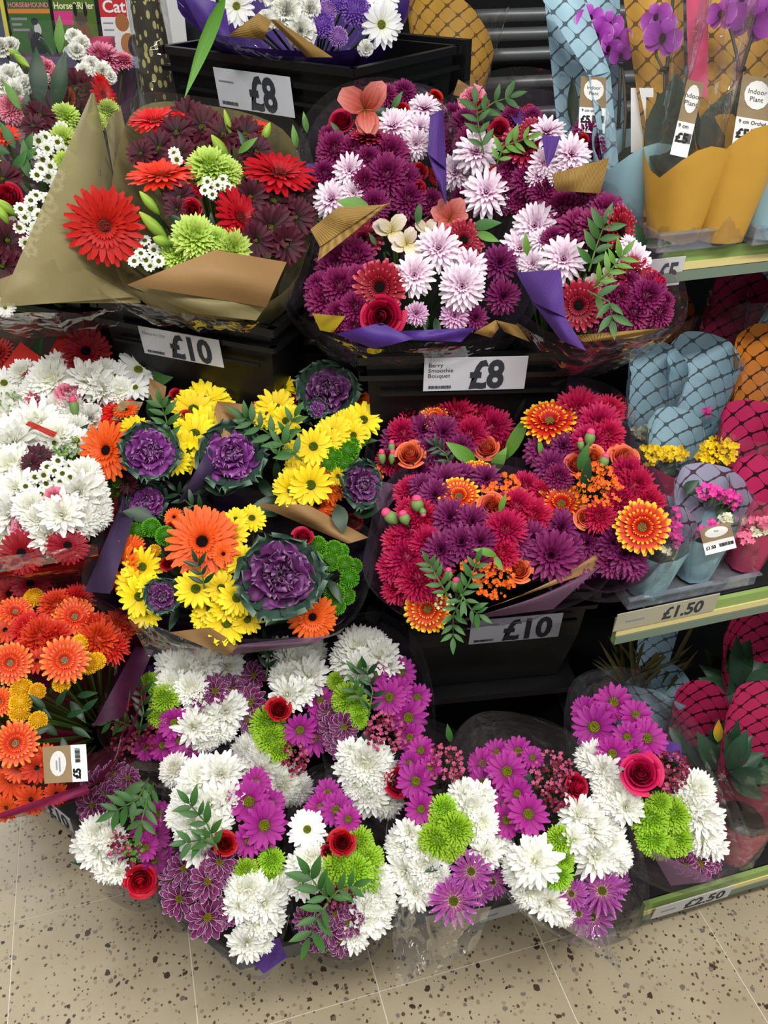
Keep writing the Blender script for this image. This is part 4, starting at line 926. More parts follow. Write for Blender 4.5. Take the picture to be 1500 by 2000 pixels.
b.f('''kv 452 893 62 -.1 .25 .02; kl 640 770 56 0 .5; kl 704 948 44 .5 .1 .02; yd 553 757 32 0 .9; yd 540 797 42 0 .4; yd 558 822 32; yd 650 845 38 0 .3; yd 710 820 38 .2 .3; yd 612 872 40; yd 580 885 30; yd 628 882 32; yd 570 957 40 -.1 .0 .02; yd 607 947 44 .1 0 .02; yd 590 925 42 0 .3; yd 675 832 34; yd 690 850 30; go 640 940 48 .8 .2; go 730 792 42 .2 .9; go 618 988 42 0 -.3; bt 650 890 21; bt 682 880 23; bt 674 906 21; bt 702 855 20; bt 690 870 18; bt 640 905 18; rr 573 783 17 0 .8; go 510 800 24 -.3 .6; yd 660 930 20; yd 520 810 32; kv 620 800 20; rr 690 1020 20; yd 640 860 30''')
b.sprig([(590, 900), (545, 860), (500, 830), (475, 815)], 6, 42, 'm', .035); b.sprig([(540, 900), (550, 860), (575, 815)], 4, 36, 'm', .03); b.leaf(470, 950, 170, 90, 'd', .0, 2); b.fillgreen(12, 'd', 60)
b.leaf(690, 1005, 20, 70, 'd', .02, 1.8); b.leaf(660, 985, -80, 60, 'd', .02, 1.8); b.leaf(410, 940, 200, 60, 'd', .0, 2.2); b.leaf(560, 985, 190, 80, 'd', -.01, 1.8)
b.funnel([(390, 960), (480, 1000), (600, 1015), (700, 1040), (740, 960), (765, 850), (740, 750), (620, 710), (500, 740), (420, 830)], M_dpurple, -.015); b.flap([(620, 720), (660, 675), (700, 720), (660, 745)], M_dpurple, -.02, 0)
b.flap([(500, 985), (600, 985), (720, 1050), (680, 1062)], M_kraftp, .03, .01)
b.funnel([(380, 975), (480, 1020), (600, 1035), (710, 1060), (760, 960), (785, 840), (750, 730), (620, 690), (490, 720), (400, 820)], M_cello, .03, 'cellophane_sleeve')
b = Bouquet('yellow daisy and kale bouquet with a very large open kale and orange gerberas', (450, 1115), 1.24, (260, 135), (.0, -.03), .06)
b.f('''go 395 1058 74 -.1 .15 .03; kl 545 1125 80 .05 .05 .02; go 238 1110 52 -.9 .0; go 255 1075 34 -.6 .3; go 436 1082 24 .3 0 .02; go 610 1205 50 .1 -.2 .01; yd 452 1043 36 .1 .2 .02; yd 470 1095 34; yd 382 1150 42 0 .1 .01; yd 432 1148 34 0 .1; yd 462 1168 38 0 0 .01; yd 443 1216 46 0 -.1 .01; yd 483 1210 32 .1 0; yd 278 1108 42 -.4 .2; yd 272 1165 42 -.3 -.1; yd 285 1195 34; yd 492 1012 30 .1 .5; yd 410 1188 34; yd 420 1115 30; yd 258 1140 34; yd 400 1205 30; yd 460 1015 26; yd 490 1130 26;
 rr 592 1046 25 .1 .6 .02; rr 336 1028 14; rr 325 1102 16; kl 318 1165 34 -.1 .1 .01; kv 290 985 40 -.3 .3 -.01; bt 265 1035 20; bt 293 1028 20; bt 320 1045 21; bt 236 1056 20; bt 220 1092 18; bt 622 1063 19; bt 655 1072 20; bt 615 1095 20; bt 646 1095 21; bt 676 1102 20; bt 695 1105 16; bt 685 1130 21; bt 655 1160 22; bt 680 1165 18; bt 660 1185 18; bt 668 1075 16; by 300 1075 14; yd 275 1190 30; yd 290 1145 26; yd 440 1185 34; go 340 1010 20''')
b.sprig([(400, 1150), (395, 1125), (385, 1100)], 3, 32, 'd', .03); b.sprig([(400, 1000), (370, 985), (345, 960)], 4, 34, 'd', .02); b.fillgreen(16, 'd', 60); b.leaf(640, 1130, -60, 60, 'd'); b.leaf(300, 1010, 170, 60, 'd', 0, 1.8)
b.funnel([(172, 1140), (260, 1205), (360, 1240), (480, 1248), (600, 1240), (680, 1200), (722, 1100), (700, 1040), (600, 1000), (450, 965), (300, 945), (225, 1000)], M_dpurple, -.012)
b.flap([(165, 1155), (240, 975), (262, 1010), (215, 1160)], M_dpurple, .02, .01); b.flap([(330, 1235), (410, 1225), (470, 1262), (445, 1282)], M_kraftp, .03, .0); b.flap([(445, 1280), (470, 1258), (650, 1240), (600, 1262)], M_mauvep, .03, .01)
b.flap([(245, 1200), (340, 1236), (445, 1284), (290, 1282)], M_cello, .03, .01, 'cellophane_flap')
b.funnel([(160, 1150), (260, 1225), (360, 1262), (480, 1265), (610, 1250), (695, 1205), (735, 1090), (720, 1030), (600, 985), (450, 945), (290, 925), (205, 1000)], M_cello, .03, 'cellophane_sleeve')

# ---- Gemstone
GG = 'crimson and orange bouquets in one crate'
b = Bouquet('crimson and plum bouquet with coral roses and long lily leaves', (870, 850), 1.33, (140, 90), (.0, -.03), .04, group=GG)
b.f('''cr 800 815 40; cr 890 806 46; cr 932 812 46; cr 962 838 46; cr 785 848 36; gy 848 815 30 -.1 .7; gy 902 846 22 .2 .4; pv 828 840 37; pv 866 846 37; rc 800 886 34 -.1 .5 .02; rc 950 872 30 0 .5 .01; rc 876 912 34 0 .9; cr 920 850 40; cr 980 862 30; pv 770 860 30; cr 850 800 34; pv 900 875 32; cr 965 805 36; pv 840 880 30; cr 760 900 30; pv 820 920 30''')
b.bud(765, 873, 90, 26, 14, .02, 'c'); b.bud(746, 893, 95, 30, 16, .02, 'c'); b.bud(766, 893, 85, 30, 14, .02, 'c'); b.bud(982, 795, 95, 30, 18, .02, 'c')
b.leaf(930, 905, 145, 75, 'l', .03, 1.3); b.leaf(960, 925, 60, 60, 'l', .03, 1.4); b.leaf(985, 900, 62, 110, 'l', .03, .8); b.leaf(850, 900, 100, 40, 'd'); b.sprig([(880, 910), (870, 885), (850, 870)], 4, 26, 'd'); b.fillgreen(8); b.filler(740, 925, 12, 18, 25, M_orangeb, 4)
b.funnel([(730, 920), (800, 960), (900, 960), (1000, 930), (1020, 850), (990, 790), (880, 770), (780, 785), (735, 850)], M_mauvep, -.015); b.flap([(735, 985), (745, 940), (788, 950), (752, 1000)], M_mauvep, .05, 0); b.funnel([(720, 930), (800, 975), (900, 975), (1010, 945), (1035, 840), (1000, 770), (880, 750), (770, 765), (720, 850)], M_cello, .03, 'cellophane_sleeve')
b = Bouquet('crimson and plum bouquet leaning against the pot plant shelf', (1150, 930), 1.235, (150, 170), (-.025, -.03), .045, group=GG)
b.f('''gy 1073 823 55 .0 .9 .02; cr 1130 800 52; cr 1168 830 48; cr 1150 862 40; cr 1188 850 36; pv 1058 880 38; pv 1076 912 38; pv 1100 872 32; rc 1126 905 30 .1 .5; rc 1220 892 34 .3 .5; cr 1225 922 36; cr 1242 952 46; cr 1266 985 40; gy 1254 1030 55 .1 .1 .03; pv 1220 1082 44 .1 -.1; pv 1200 1060 34; pv 1236 1106 32; pv 1195 1100 34; rc 1160 890 24; rc 1145 1010 26; cr 1170 1010 34; cr 1215 980 36; cr 1190 800 34; pl 1090 930 34; cr 1110 840 34''')
b.bud(1152, 855, 80, 34, 22, .02, 'c'); b.bud(1134, 868, 95, 26, 14, .02, 'c'); b.bud(1180, 900, 70, 30, 20, .02, 'c')
b.filler(1170, 950, 50, 45, 150, M_orangeb, 5); b.leaf(1140, 960, 80, 70, 'd', .01); b.leaf(1130, 920, 70, 60, 'm', -.0); b.fillgreen(12); b.leaf(1060, 900, 100, 50, 'l', 0, .8)
b.funnel([(1010, 1000), (1080, 1080), (1160, 1150), (1250, 1140), (1310, 1060), (1300, 960), (1240, 860), (1200, 780), (1100, 760), (1020, 820)], M_mauvep, -.015); b.flap([(1075, 790), (1115, 735), (1170, 770), (1150, 800)], M_dpurple, -.02, 0)
b.funnel([(1000, 1010), (1080, 1100), (1170, 1175), (1270, 1150), (1330, 1060), (1320, 950), (1260, 850), (1205, 760), (1100, 740), (1005, 810)], M_cello, .03, 'cellophane_sleeve')
b = Bouquet('crimson and plum bouquet with orange berries overhanging the Gemstone ticket', (950, 1050), 1.215, (220, 140), (.0, -.03), .06, group=GG)
b.f('''gy 896 970 44 0 .55; gy 1096 985 52 .1 .6; gy 932 925 34 0 .9; gy 835 1190 48 -.1 -.1 .01; pv 870 940 42; pv 900 932 34; pv 850 968 36; pv 880 1012 42; pv 922 1020 40; pv 862 1075 40; pv 902 1060 42; pv 938 1058 36; pv 1096 1030 40; pv 1076 1086 54 0 0 .01; pv 1146 1062 40 .2 0; pv 1118 1112 38; pv 950 935 32; cr 986 1035 44 .0 .1 .01; cr 1012 990 42; cr 1042 1010 42; cr 1030 950 36; cr 800 1040 48; cr 790 1090 46; cr 832 1060 38; cr 776 1150 36; cr 812 1132 48; cr 770 1110 38; cr 820 1008 38; cr 800 1000 34; cr 850 1110 36; cr 780 1060 40; cr 835 1150 34; rc 960 985 30 0 .3 .02; rc 1012 965 20 0 .5; rc 1014 1112 31 .1 .3; pv 1040 1050 34; pv 1010 1060 34; cr 1060 960 30; cr 980 1080 36; pv 930 1095 34; pv 1110 1070 34; pv 825 950 30; cr 800 960 36; pv 1150 1100 30; cr 1000 1020 30''')
b.bud(815, 985, 95, 34, 26, .03, 'c'); b.bud(763, 1010, 135, 40, 26, .03, 'c'); b.bud(790, 1012, 110, 30, 22, .03, 'c'); b.bud(876, 1122, 90, 26, 18, .03, 'c'); b.bud(890, 1142, 80, 28, 22, .03, 'c'); b.bud(826, 1000, -80, 18, 14, .03, 'c')
b.filler(980, 950, 38, 26, 70, M_orangeb, 5); b.filler(965, 1135, 42, 35, 100, M_orangeb, 5); b.filler(920, 1105, 22, 14, 24, M_orangeb, 5); b.filler(868, 1175, 18, 18, 26, M_creamb, 3.5)
b.sprig([(905, 1165), (885, 1200), (885, 1245)], 5, 34, 'm', .05); b.sprig([(875, 1165), (855, 1130), (838, 1100)], 5, 30, 'm', .05); b.sprig([(895, 1170), (915, 1140), (930, 1100)], 4, 34, 'm', .05); b.sprig([(900, 1160), (920, 1190), (935, 1200)], 3, 32, 'm', .05)
b.leaf(970, 1085, 165, 50, 'l', .04, 1.2); b.leaf(965, 1085, -60, 35, 'l', .04, 1.2); b.leaf(975, 1000, 70, 40, 'l', .03); b.fillgreen(14)
b.funnel([(722, 1130), (780, 1180), (850, 1212), (950, 1200), (1050, 1180), (1150, 1130), (1195, 1060), (1160, 970), (1040, 920), (880, 900), (770, 950), (735, 1040)], M_mauvep, -.012); b.flap([(930, 1195), (1060, 1150), (1175, 1075), (1160, 1115)], M_kraftp, .02, .005); b.flap([(900, 1212), (1060, 1165), (1180, 1100), (1080, 1190)], M_mauvep, .04, .015)
b.funnel([(712, 1130), (775, 1195), (850, 1225), (960, 1222), (1070, 1200), (1175, 1150), (1210, 1060), (1175, 950), (1040, 900), (870, 880), (755, 940), (720, 1040)], M_cellop, .03, 'cellophane_sleeve')

# ---- orange bouquet bottom left
b = Bouquet('orange and yellow bouquet in magenta paper with a kraft price label', (80, 1370), 1.22, (170, 220), (.0, -.025), .06)
b.f('''gs 20 1295 42 -.1 0 .02; gs 126 1290 48 .1 .1 .02; gs 30 1452 46 .1 0 .02; gs 146 1205 42 .1 .4; gs 30 1195 36 0 .8; gs -2 1370 32; ro 80 1240 44; ro 55 1230 38; ro 105 1245 36; ro 195 1250 44; ro 218 1262 36; ro 182 1222 34; ro 232 1222 36; ro 60 1265 34; oc 20 1525 36; oc 72 1500 32; oc 60 1562 32; oc 12 1578 28; oc 35 1500 30; oc 90 1475 24; by 155 1256 19; by 172 1296 22; by 40 1345 23; by 38 1372 23; by 35 1392 21; by 72 1350 17; by 73 1408 19; by 120 1335 18; oc 72 1290 26; gd 60 1140 40; gd 20 1160 40; ro 110 1180 36; oc 10 1230 30; by 65 1165 20; oc 110 1550 24; ro 150 1170 34; cr 30 1130 34; by 190 1290 18; gs -50 1330 42; gs -60 1470 42; ro -40 1250 42; ro -20 1200 36; by -40 1400 22; oc -40 1530 34; ro -70 1390 40; oc -80 1300 32; gs -30 1560 34''')
for q in ((110, 1380, 60), (130, 1400, 20), (90, 1385, 140), (140, 1420, -30), (100, 1420, 200), (120, 1440, -70), (160, 1390, 40), (150, 1360, 10)): b.leaf(q[0], q[1], q[2], 46, 'd', .0)
b.fillgreen(14)
b.funnel([(-80, 1590), (0, 1592), (90, 1570), (180, 1530), (255, 1420), (290, 1290), (240, 1190), (140, 1120), (0, 1110), (-90, 1200)], M_magp, -.014); b.flap([(180, 1420), (265, 1262), (300, 1270), (240, 1400)], M_dmag, .0, .0)
b.flap([(0, 1588), (170, 1530), (175, 1550), (0, 1600)], M_magp, .02, .0)
b.funnel([(-80, 1600), (0, 1602), (100, 1580), (190, 1540), (235, 1440), (255, 1300), (235, 1200), (140, 1110), (0, 1100), (-90, 1190)], M_cellor, .03, 'cellophane_sleeve')
P = b.pt(128, 1492, .05); B = board_frame(P, RT + UP*.06, UP - RT*.12)
tk = new('price_label', None, b.root, B, 'kraft brown price label reading £5'); BW = B
k_ = b.depth(128, 1492, .05)/F
rect_part(tk, BW, 'label_card', -43*k_, -36*k_, 12*k_, 36*k_, M_kraft, 0, .0004); rect_part(tk, BW, 'label_print_panel', 12*k_, -36*k_, 42*k_, 36*k_, M_white, 0, .0004)
ellipse(tk, BW, 'label_badge', -14*k_, 2*k_, 16*k_, 25*k_, '#d8d4d0', .0009, -.1)
rect_part(tk, BW, 'badge_print', -18*k_, -10*k_, -15.5*k_, 8*k_, M_paleink, .0012, .0002); rect_part(tk, BW, 'badge_print', -12*k_, -14*k_, -9.5*k_, 14*k_, M_paleink, .0012, .0002)
put_text(tk, BW, '£5', 28*k_, -30*k_, 20*k_, M_blackink, .05, name='price_lettering', rot=1.5, z=.0014); barcode(tk, BW, 20*k_, 2*k_, 30*k_, 30*k_, 14, .0014, None, True)

# ---- white, magenta and lime bouquets at the bottom
HG = 'white magenta and lime bouquets at the bottom of the display'
def H(label, c, d, r, out, flowers, dome=.05, slope=(0, -.025), lean=(.16, .22), k=1.1):
    b = Bouquet(label, c, d, r, slope, dome, group=HG, lean=lean); b.f(flowers); b.fillgreen(9)
    b.funnel(out, M_purple2 if False else M_cellop, -.012); b.funnel(out, M_cello, .03, 'cellophane_sleeve', k); return b
b = H('white and magenta bouquet with a cerise rose beside violet paper', (340, 1370), 1.33, (140, 110), [(205, 1430), (280, 1490), (400, 1480), (470, 1430), (480, 1320), (440, 1260), (330, 1260), (240, 1310)], '''wf 360 1312 46; wh 392 1300 38; wf 340 1335 34; wh 422 1286 38; wf 375 1345 34; wh 330 1300 30; wf 405 1402 46; wh 440 1390 42; wf 400 1440 32; wh 378 1420 36; wf 435 1420 32; rp 253 1356 31 -.3 .3 .02; gf 290 1332 21; gf 320 1366 32; gf 312 1396 28; pw 420 1350 32; pw 450 1345 30; pw 395 1368 26; md 340 1412 34; md 318 1456 32; md 352 1446 30; md 285 1460 26; wh 445 1300 34; wf 465 1380 26; mr 250 1470 24; md 370 1462 24''')
b.filler(240, 1445, 26, 40, 60, M_pinkb, 4.3, mat2=M_dredb); b.filler(285, 1440, 24, 30, 40, M_dredb, 5); b.sprig([(270, 1440), (280, 1390), (275, 1350)], 4, 34, 'd', .03); b.sprig([(260, 1420), (235, 1410), (210, 1412)], 3, 30, 'm', .02)
b.flap([(234, 1310), (310, 1296), (300, 1340), (235, 1360)], M_purple, -.01, 0, uvs=(.6, 1))
b = H('white and magenta bouquet with a red rose between lime and white blooms', (560, 1400), 1.34, (100, 150), [(455, 1480), (520, 1560), (600, 1585), (655, 1500), (660, 1380), (640, 1270), (560, 1235), (480, 1280)], '''wf 575 1292 46; wh 602 1322 42; wf 560 1322 36; wh 562 1357 36; wf 602 1272 36; wh 545 1275 32; pw 496 1320 30; pw 490 1372 34; pw 478 1355 28; pw 485 1405 26; gf 520 1416 38; gf 527 1444 36; gf 542 1466 28; rr 545 1384 28 .1 .3 .02; md 626 1370 34; md 586 1426 34; md 612 1442 36; md 630 1400 28; wf 490 1472 42; wh 512 1502 42; wf 547 1536 44; wh 480 1482 34; wf 577 1542 34; wh 530 1520 34; wf 510 1470 30; wh 590 1350 28''')
b.filler(575, 1482, 26, 36, 70, M_dredb, 4.3, mat2=M_pinkb); b.leaf(440, 1455, 80, 40, 'm'); b.leaf(530, 1290, 100, 40, 'd'); b.sprig([(520, 1320), (525, 1280), (520, 1255)], 3, 30, 'd')
b = H('white and magenta bouquet below the orange gerbera, tall in clear film', (725, 1400), 1.32, (110, 190), [(640, 1480), (690, 1590), (770, 1620), (810, 1540), (840, 1420), (815, 1280), (740, 1215), (650, 1250), (630, 1350)], '''wf 700 1266 46; wh 742 1282 42; wf 678 1287 36; wh 702 1302 36; wf 725 1258 34; wh 760 1300 28; gf 655 1330 20; gf 680 1366 36; gf 700 1380 24; md 736 1316 26; md 782 1312 34; md 760 1362 37; md 797 1402 42 .3 0; md 815 1362 30; md 780 1350 28; pw 650 1422 30; pw 673 1420 31; pw 670 1460 29; pw 640 1392 24; wf 712 1492 46; wh 690 1502 36; wf 737 1512 42; wh 722 1552 42; wf 752 1566 38; wh 685 1470 28; wf 700 1535 32; rs 778 1527 34 .2 .1 .02; gf 700 1405 20; pw 655 1450 24; md 800 1440 30; wh 740 1480 30''')
b.filler(755, 1432, 42, 42, 150, M_pinkb, 4.3, mat2=M_dredb); b.sprig([(710, 1370), (690, 1345), (700, 1310)], 4, 32, 'm', .03); b.sprig([(720, 1400), (728, 1350), (715, 1310)], 4, 32, 'd', .03)
b = H('white and purple bouquet with a leafy sprig hanging low over the plinth corner', (240, 1620), 1.24, (100, 130), [(150, 1650), (200, 1730), (280, 1765), (340, 1700), (345, 1580), (310, 1500), (220, 1470), (160, 1530)], '''pw 190 1532 34; pw 180 1572 34; pw 222 1512 28; pw 250 1520 25; pw 205 1555 28; wf 190 1632 40; wh 192 1662 40; wf 212 1692 34; wh 175 1650 34; wf 215 1640 30; md 300 1632 34; md 280 1615 28; md 302 1680 30; md 285 1655 28; md 310 1590 28; rs 275 1722 36 .0 -.3 .02; wh 232 1705 24; md 315 1660 26''')
b.filler(240, 1660, 30, 45, 80, M_dredb, 4.3, mat2=M_pinkb); b.filler(262, 1662, 18, 24, 50, M_leafl, 4); b.sprig([(290, 1520), (270, 1560), (225, 1585)], 6, 42, 'm', .04); b.sprig([(300, 1530), (285, 1570), (275, 1610)], 4, 40, 'm', .04)
b = H('white and magenta bouquet with four white edged daisies and a violet paper point', (440, 1670), 1.20, (130, 200), [(322, 1640), (330, 1780), (420, 1850), (510, 1890), (555, 1780), (570, 1640), (540, 1520), (450, 1460), (350, 1490)], '''wf 392 1522 48; wh 432 1512 42; wf 370 1562 42; wh 412 1572 46; wf 376 1612 42; wh 390 1652 38; wf 340 1502 32; wh 445 1560 34; wf 355 1590 34; wh 420 1610 32; md 486 1566 44 0 0 .01; md 516 1612 46 .1 0 .02; md 486 1642 34; md 500 1530 32; md 530 1570 30; rr 440 1648 27 .1 .1 .02; pw 360 1696 36 -.1 .1; pw 428 1684 34 0 .1; pw 406 1722 38 0 .1 .01; pw 350 1756 38 -.2 .2; pw 406 1792 42 0 0 .01; pw 335 1718 26; pw 440 1790 24; gf 480 1700 26; gf 532 1682 28; gf 530 1712 24; wf 482 1742 42; wh 516 1762 42; wf 502 1802 38; wh 482 1840 36; wf 540 1735 34; wh 465 1770 30; wf 510 1840 28; wh 530 1795 30''')
b.sprig([(425, 1660), (405, 1610), (370, 1570)], 5, 40, 'm', .05); b.sprig([(415, 1650), (395, 1640), (365, 1645)], 3, 36, 'm', .05); b.flap([(478, 1865), (545, 1830), (560, 1870), (515, 1902)], M_purple, .0, 0, uvs=(.7, 1))
b = H('white and lime bouquet with one small red rose in its middle', (665, 1690), 1.20, (110, 190), [(565, 1640), (570, 1780), (620, 1860), (700, 1870), (760, 1790), (770, 1680), (730, 1580), (650, 1510), (590, 1540)], '''wd 600 1620 40 0 .1 .01; wf 607 1682 38; wh 590 1722 32; wf 620 1705 30; wh 585 1690 28; md 656 1582 36; md 626 1576 30; md 640 1548 28; md 680 1600 28; rr 668 1645 30 0 .1 .02; gf 700 1642 32; gf 712 1682 40; gf 662 1692 37; gf 692 1702 40; gf 722 1722 28; pw 640 1812 38; pw 682 1802 34; pw 618 1832 30; pw 665 1838 32; pw 595 1795 26; pw 655 1785 30; wf 732 1742 42; wh 712 1792 42; wf 745 1770 32; wh 690 1825 34; wf 720 1770 30; wh 740 1710 28; md 610 1590 24; rr 640 1665 16; wh 735 1800 28''')
b.sprig([(645, 1760), (625, 1740), (605, 1710)], 3, 50, 'm', .05); b.sprig([(640, 1765), (620, 1790), (605, 1830)], 3, 46, 'm', .05); b.sprig([(640, 1760), (660, 1740), (690, 1730)], 3, 42, 'm', .05); b.filler(655, 1750, 34, 22, 60, M_dredb, 4.3, mat2=M_pinkb)
b = H('white and lime bouquet with three quill chrysanthemums near the shelf ticket', (875, 1620), 1.22, (120, 190), [(765, 1620), (770, 1740), (830, 1790), (920, 1800), (985, 1740), (990, 1620), (950, 1520), (880, 1440), (800, 1440)], '''md 822 1466 30; md 812 1526 38; md 822 1580 32; md 840 1500 26; md 800 1490 24; wf 920 1577 46; wh 938 1560 36; wf 962 1642 46; wh 950 1665 36; wf 940 1610 38; wh 905 1550 30; gf 866 1582 32; gf 890 1622 38; gf 850 1642 40; gf 880 1655 32; gf 860 1610 30; wf 790 1652 40; wh 792 1702 42; wf 832 1692 42; wh 812 1742 36; wf 852 1712 28; wh 800 1625 30; wf 840 1730 28; ps 920 1702 42 .1 .0 .01; ps 886 1760 50 0 0 .02; ps 962 1722 32 .3 0; ps 935 1745 28; wh 820 1660 30''')
b.filler(872, 1490, 36, 40, 90, M_pinkb, 4.3, mat2=M_dredb); b.leaf(865, 1690, 200, 40, 'd'); b.leaf(880, 1450, 100, 40, 'm'); b.flap([(760, 1760), (830, 1770), (850, 1880), (775, 1935)], M_cello, .04, .02, 'cellophane_flap', wav=.012); b.flap([(830, 1790), (960, 1770), (930, 1850), (850, 1900)], M_cello, .03, .02, 'cellophane_flap', wav=.010)
b = H('white and magenta bouquet with a red rose turned to the side', (1070, 1620), 1.22, (150, 190), [(905, 1560), (990, 1700), (1040, 1780), (1130, 1830), (1225, 1800), (1240, 1680), (1180, 1540), (1100, 1440), (960, 1410), (895, 1470)], '''md 990 1507 42 0 .1 .01; md 946 1527 32; md 942 1492 32; md 1012 1468 32; md 970 1470 28; md 1032 1590 42 .1 .1 .01; md 990 1602 36; md 1010 1550 32; md 1040 1480 24; md 985 1570 28; rs 1130 1535 31 .8 .1 .01; wf 1152 1612 50; wh 1130 1592 38; wf 1182 1652 50; wh 1162 1672 44; wf 1202 1672 38; wh 1180 1610 34; wh 1045 1682 48 0 0 .02; wf 1018 1702 38; wh 1072 1762 40; wf 1040 1742 38; wh 1010 1680 28; wf 1100 1785 28; gf 1096 1642 31; gf 1090 1710 32; gf 1100 1680 24; ps 1176 1740 46 .1 .1 .01; ps 1116 1746 32; ps 1156 1790 44 .1 -.2; ps 1205 1725 30; ps 1130 1785 30; wh 1120 1640 30''')
b.filler(1078, 1510, 42, 45, 130, M_pinkb, 4.3, mat2=M_dredb); b.filler(1085, 1560, 30, 24, 40, M_dredb, 5); b.flap([(1080, 1800), (1200, 1810), (1215, 1905), (1160, 1850)], M_cello, .02, .01, 'cellophane_flap', wav=.008); b.funnel([(880, 1560), (980, 1740), (1060, 1810), (1160, 1850), (1260, 1800), (1255, 1660), (1180, 1500), (1090, 1420), (945, 1390), (880, 1460)], M_cello, .04, 'cellophane_sleeve')
b = H('white and magenta bouquet with a very large cerise rose beside the agaves', (1260, 1530), 1.24, (150, 180), [(1115, 1430), (1150, 1570), (1230, 1680), (1330, 1730), (1420, 1700), (1410, 1580), (1340, 1440), (1250, 1340), (1150, 1340)], '''md 1160 1420 46 -.1 .1 .01; md 1198 1372 40 0 .4; md 1242 1397 34 .2 .4; md 1263 1442 42 .4 .2; md 1196 1472 36 .1 -.1; md 1145 1388 30; md 1225 1440 32; md 1180 1395 26; wf 1160 1482 38; wh 1178 1505 34; wf 1202 1556 44; wh 1222 1575 36; wf 1185 1530 32; rp 1252 1510 46 .05 .15 .03; gf 1270 1602 40; gf 1316 1592 38; gf 1320 1642 37; gf 1275 1642 34; gf 1292 1655 30; gf 1290 1570 24; wf 1362 1542 38; wh 1366 1592 44; wf 1378 1632 42; wh 1392 1652 32; wf 1350 1570 34; wh 1385 1600 32; pw 1366 1686 34; pw 1340 1690 24; pw 1390 1685 22; md 1240 1470 28''')
b.filler(1312, 1505, 34, 42, 130, M_dredb, 4.3, mat2=M_pinkb); b.leaf(1230, 1480, 40, 30, 'd'); b.flap([(1284, 1438), (1330, 1455), (1336, 1500), (1300, 1480)], M_purple, -.02, 0, uvs=(.5, 1)); b.flap([(1270, 1660), (1340, 1690), (1400, 1720), (1310, 1730)], M_mauvep, .05, .01); b.funnel([(1105, 1420), (1150, 1600), (1240, 1710), (1350, 1745), (1470, 1700), (1440, 1570), (1360, 1410), (1250, 1310), (1130, 1320)], M_cello, .05, 'cellophane_sleeve')

# ================================================================== POT PLANTS
def sleeve(parent, name, P, r0, r1, h, a0, a1, mat, topf=None, lean=(0, 0), nu=24, nv=9, label=None, wr=.03, bulge=0.0):
    pts = []; uvs = []; ph = R_(0, 6)
    for j in range(nv):
        v = j/(nv-1)
        for i in range(nu):
            a = a0+(a1-a0)*i/(nu-1); hh = h*(topf(a) if topf else 1); z = hh*v
            r = (r0+(r1-r0)*(z/h))*(1+wr*sin(a*5+ph+z*20)+wr*.6*sin(a*11+z*35)) + bulge*sin(v*pi)
            d = -FH*cos(a)+RT*sin(a)
            pts.append(P + d*r + ZUP*z + RT*(lean[0]*z) + FH*(lean[1]*z)); uvs.append(((a-a0)*(r0+r1)*.5/.17, z/.17))
    mb = MB(); mb.grid(pts, nu, nv, uvs); return new(name, mb.mesh(name, mat), parent, None, label)
def px_leaf(parent, x0, y0, x1, y1, d, wpx, mat, name='leaf', tilt=0.0, label=None, prof='leaf'):
    A = at_d(x0, y0, d); Bq = at_d(x1, y1, d-tilt); mb = MB(); mb.petal(0, 0, 0, 1, wpx/math.hypot(x1-x0, y1-y0), .12, -.12, .22, prof, 8, 4)
    dr = Bq-A; n = (CAM-A).normalized(); n = n-dr.normalized()*n.dot(dr.normalized()); k = dr.length
    return new(name, mb.mesh(name, mat), parent, frame(A, n, k, 0, dr), label)
def px_tube(parent, pts, d, wpx, mat, name, label=None):
    mb = MB(); mb.tube([at_d(p[0], p[1], d) for p in pts], wpx/2*d/F, 6); return new(name, mb.mesh(name, mat), parent, None, label)
def plant_flower(parent, key, x, y, r, d, t=(0, 0), spin=None):
    P = at_d(x, y, d); n = (CAM-P).normalized()+RT*t[0]+UP*t[1]; R = r*1.15*d/F; k = KIND[key]; sp = R_(-.4, .4) if spin is None else spin
    o = new(k['name'], get_mesh(key), parent, frame(P, n, R, sp), k['label']); cm = centre_mesh(key)
    if cm: new('flower_lip', cm, o, frame(P, n, R, 0)@Matrix.Diagonal((1, 1.4, 1, 1)))
    return o
def plant_tag(parent, x, y, d, w, h, rot, lines, price, small=None):
    P = at_d(x, y, d); a = radians(rot); X = RT*cos(a)+UP*sin(a); Y = -RT*sin(a)+UP*cos(a); k = d/F
    B = board_frame(P, X, Y); t = new('plant_label', None, parent, B, 'kraft brown plant label with white badge')
    rect_part(t, B, 'label_card', -w/2*k, -.05*h*k, w/2*k, h/2*k, M_kraft, 0, .0004); rect_part(t, B, 'label_print_panel', -w/2*k, -h/2*k, w/2*k, -.05*h*k, M_white, 0, .0004)
    ellipse(t, B, 'label_badge', 0, h*.26*k, w*.38*k, h*.19*k, '#e4e2de', .0009)
    for i, l in enumerate(lines): put_text(t, B, l, 0, (h*(.27-.10*i))*k, h*.09*k, M_ink, 0, 'CENTER', 'badge_lettering', z=.0014)
    if small: put_text(t, B, small, -w*.42*k, -h*.13*k, h*.07*k, M_blackink, .01, name='product_lettering', z=.0014)
    if price: put_text(t, B, price, -w*.45*k, -h*.32*k, h*.17*k, M_blackink, .04, name='price_lettering', z=.0014)
    barcode(t, B, -.02*w*k, -h*.32*k, w*.45*k, -h*.19*k, 16, .0014)
    return t
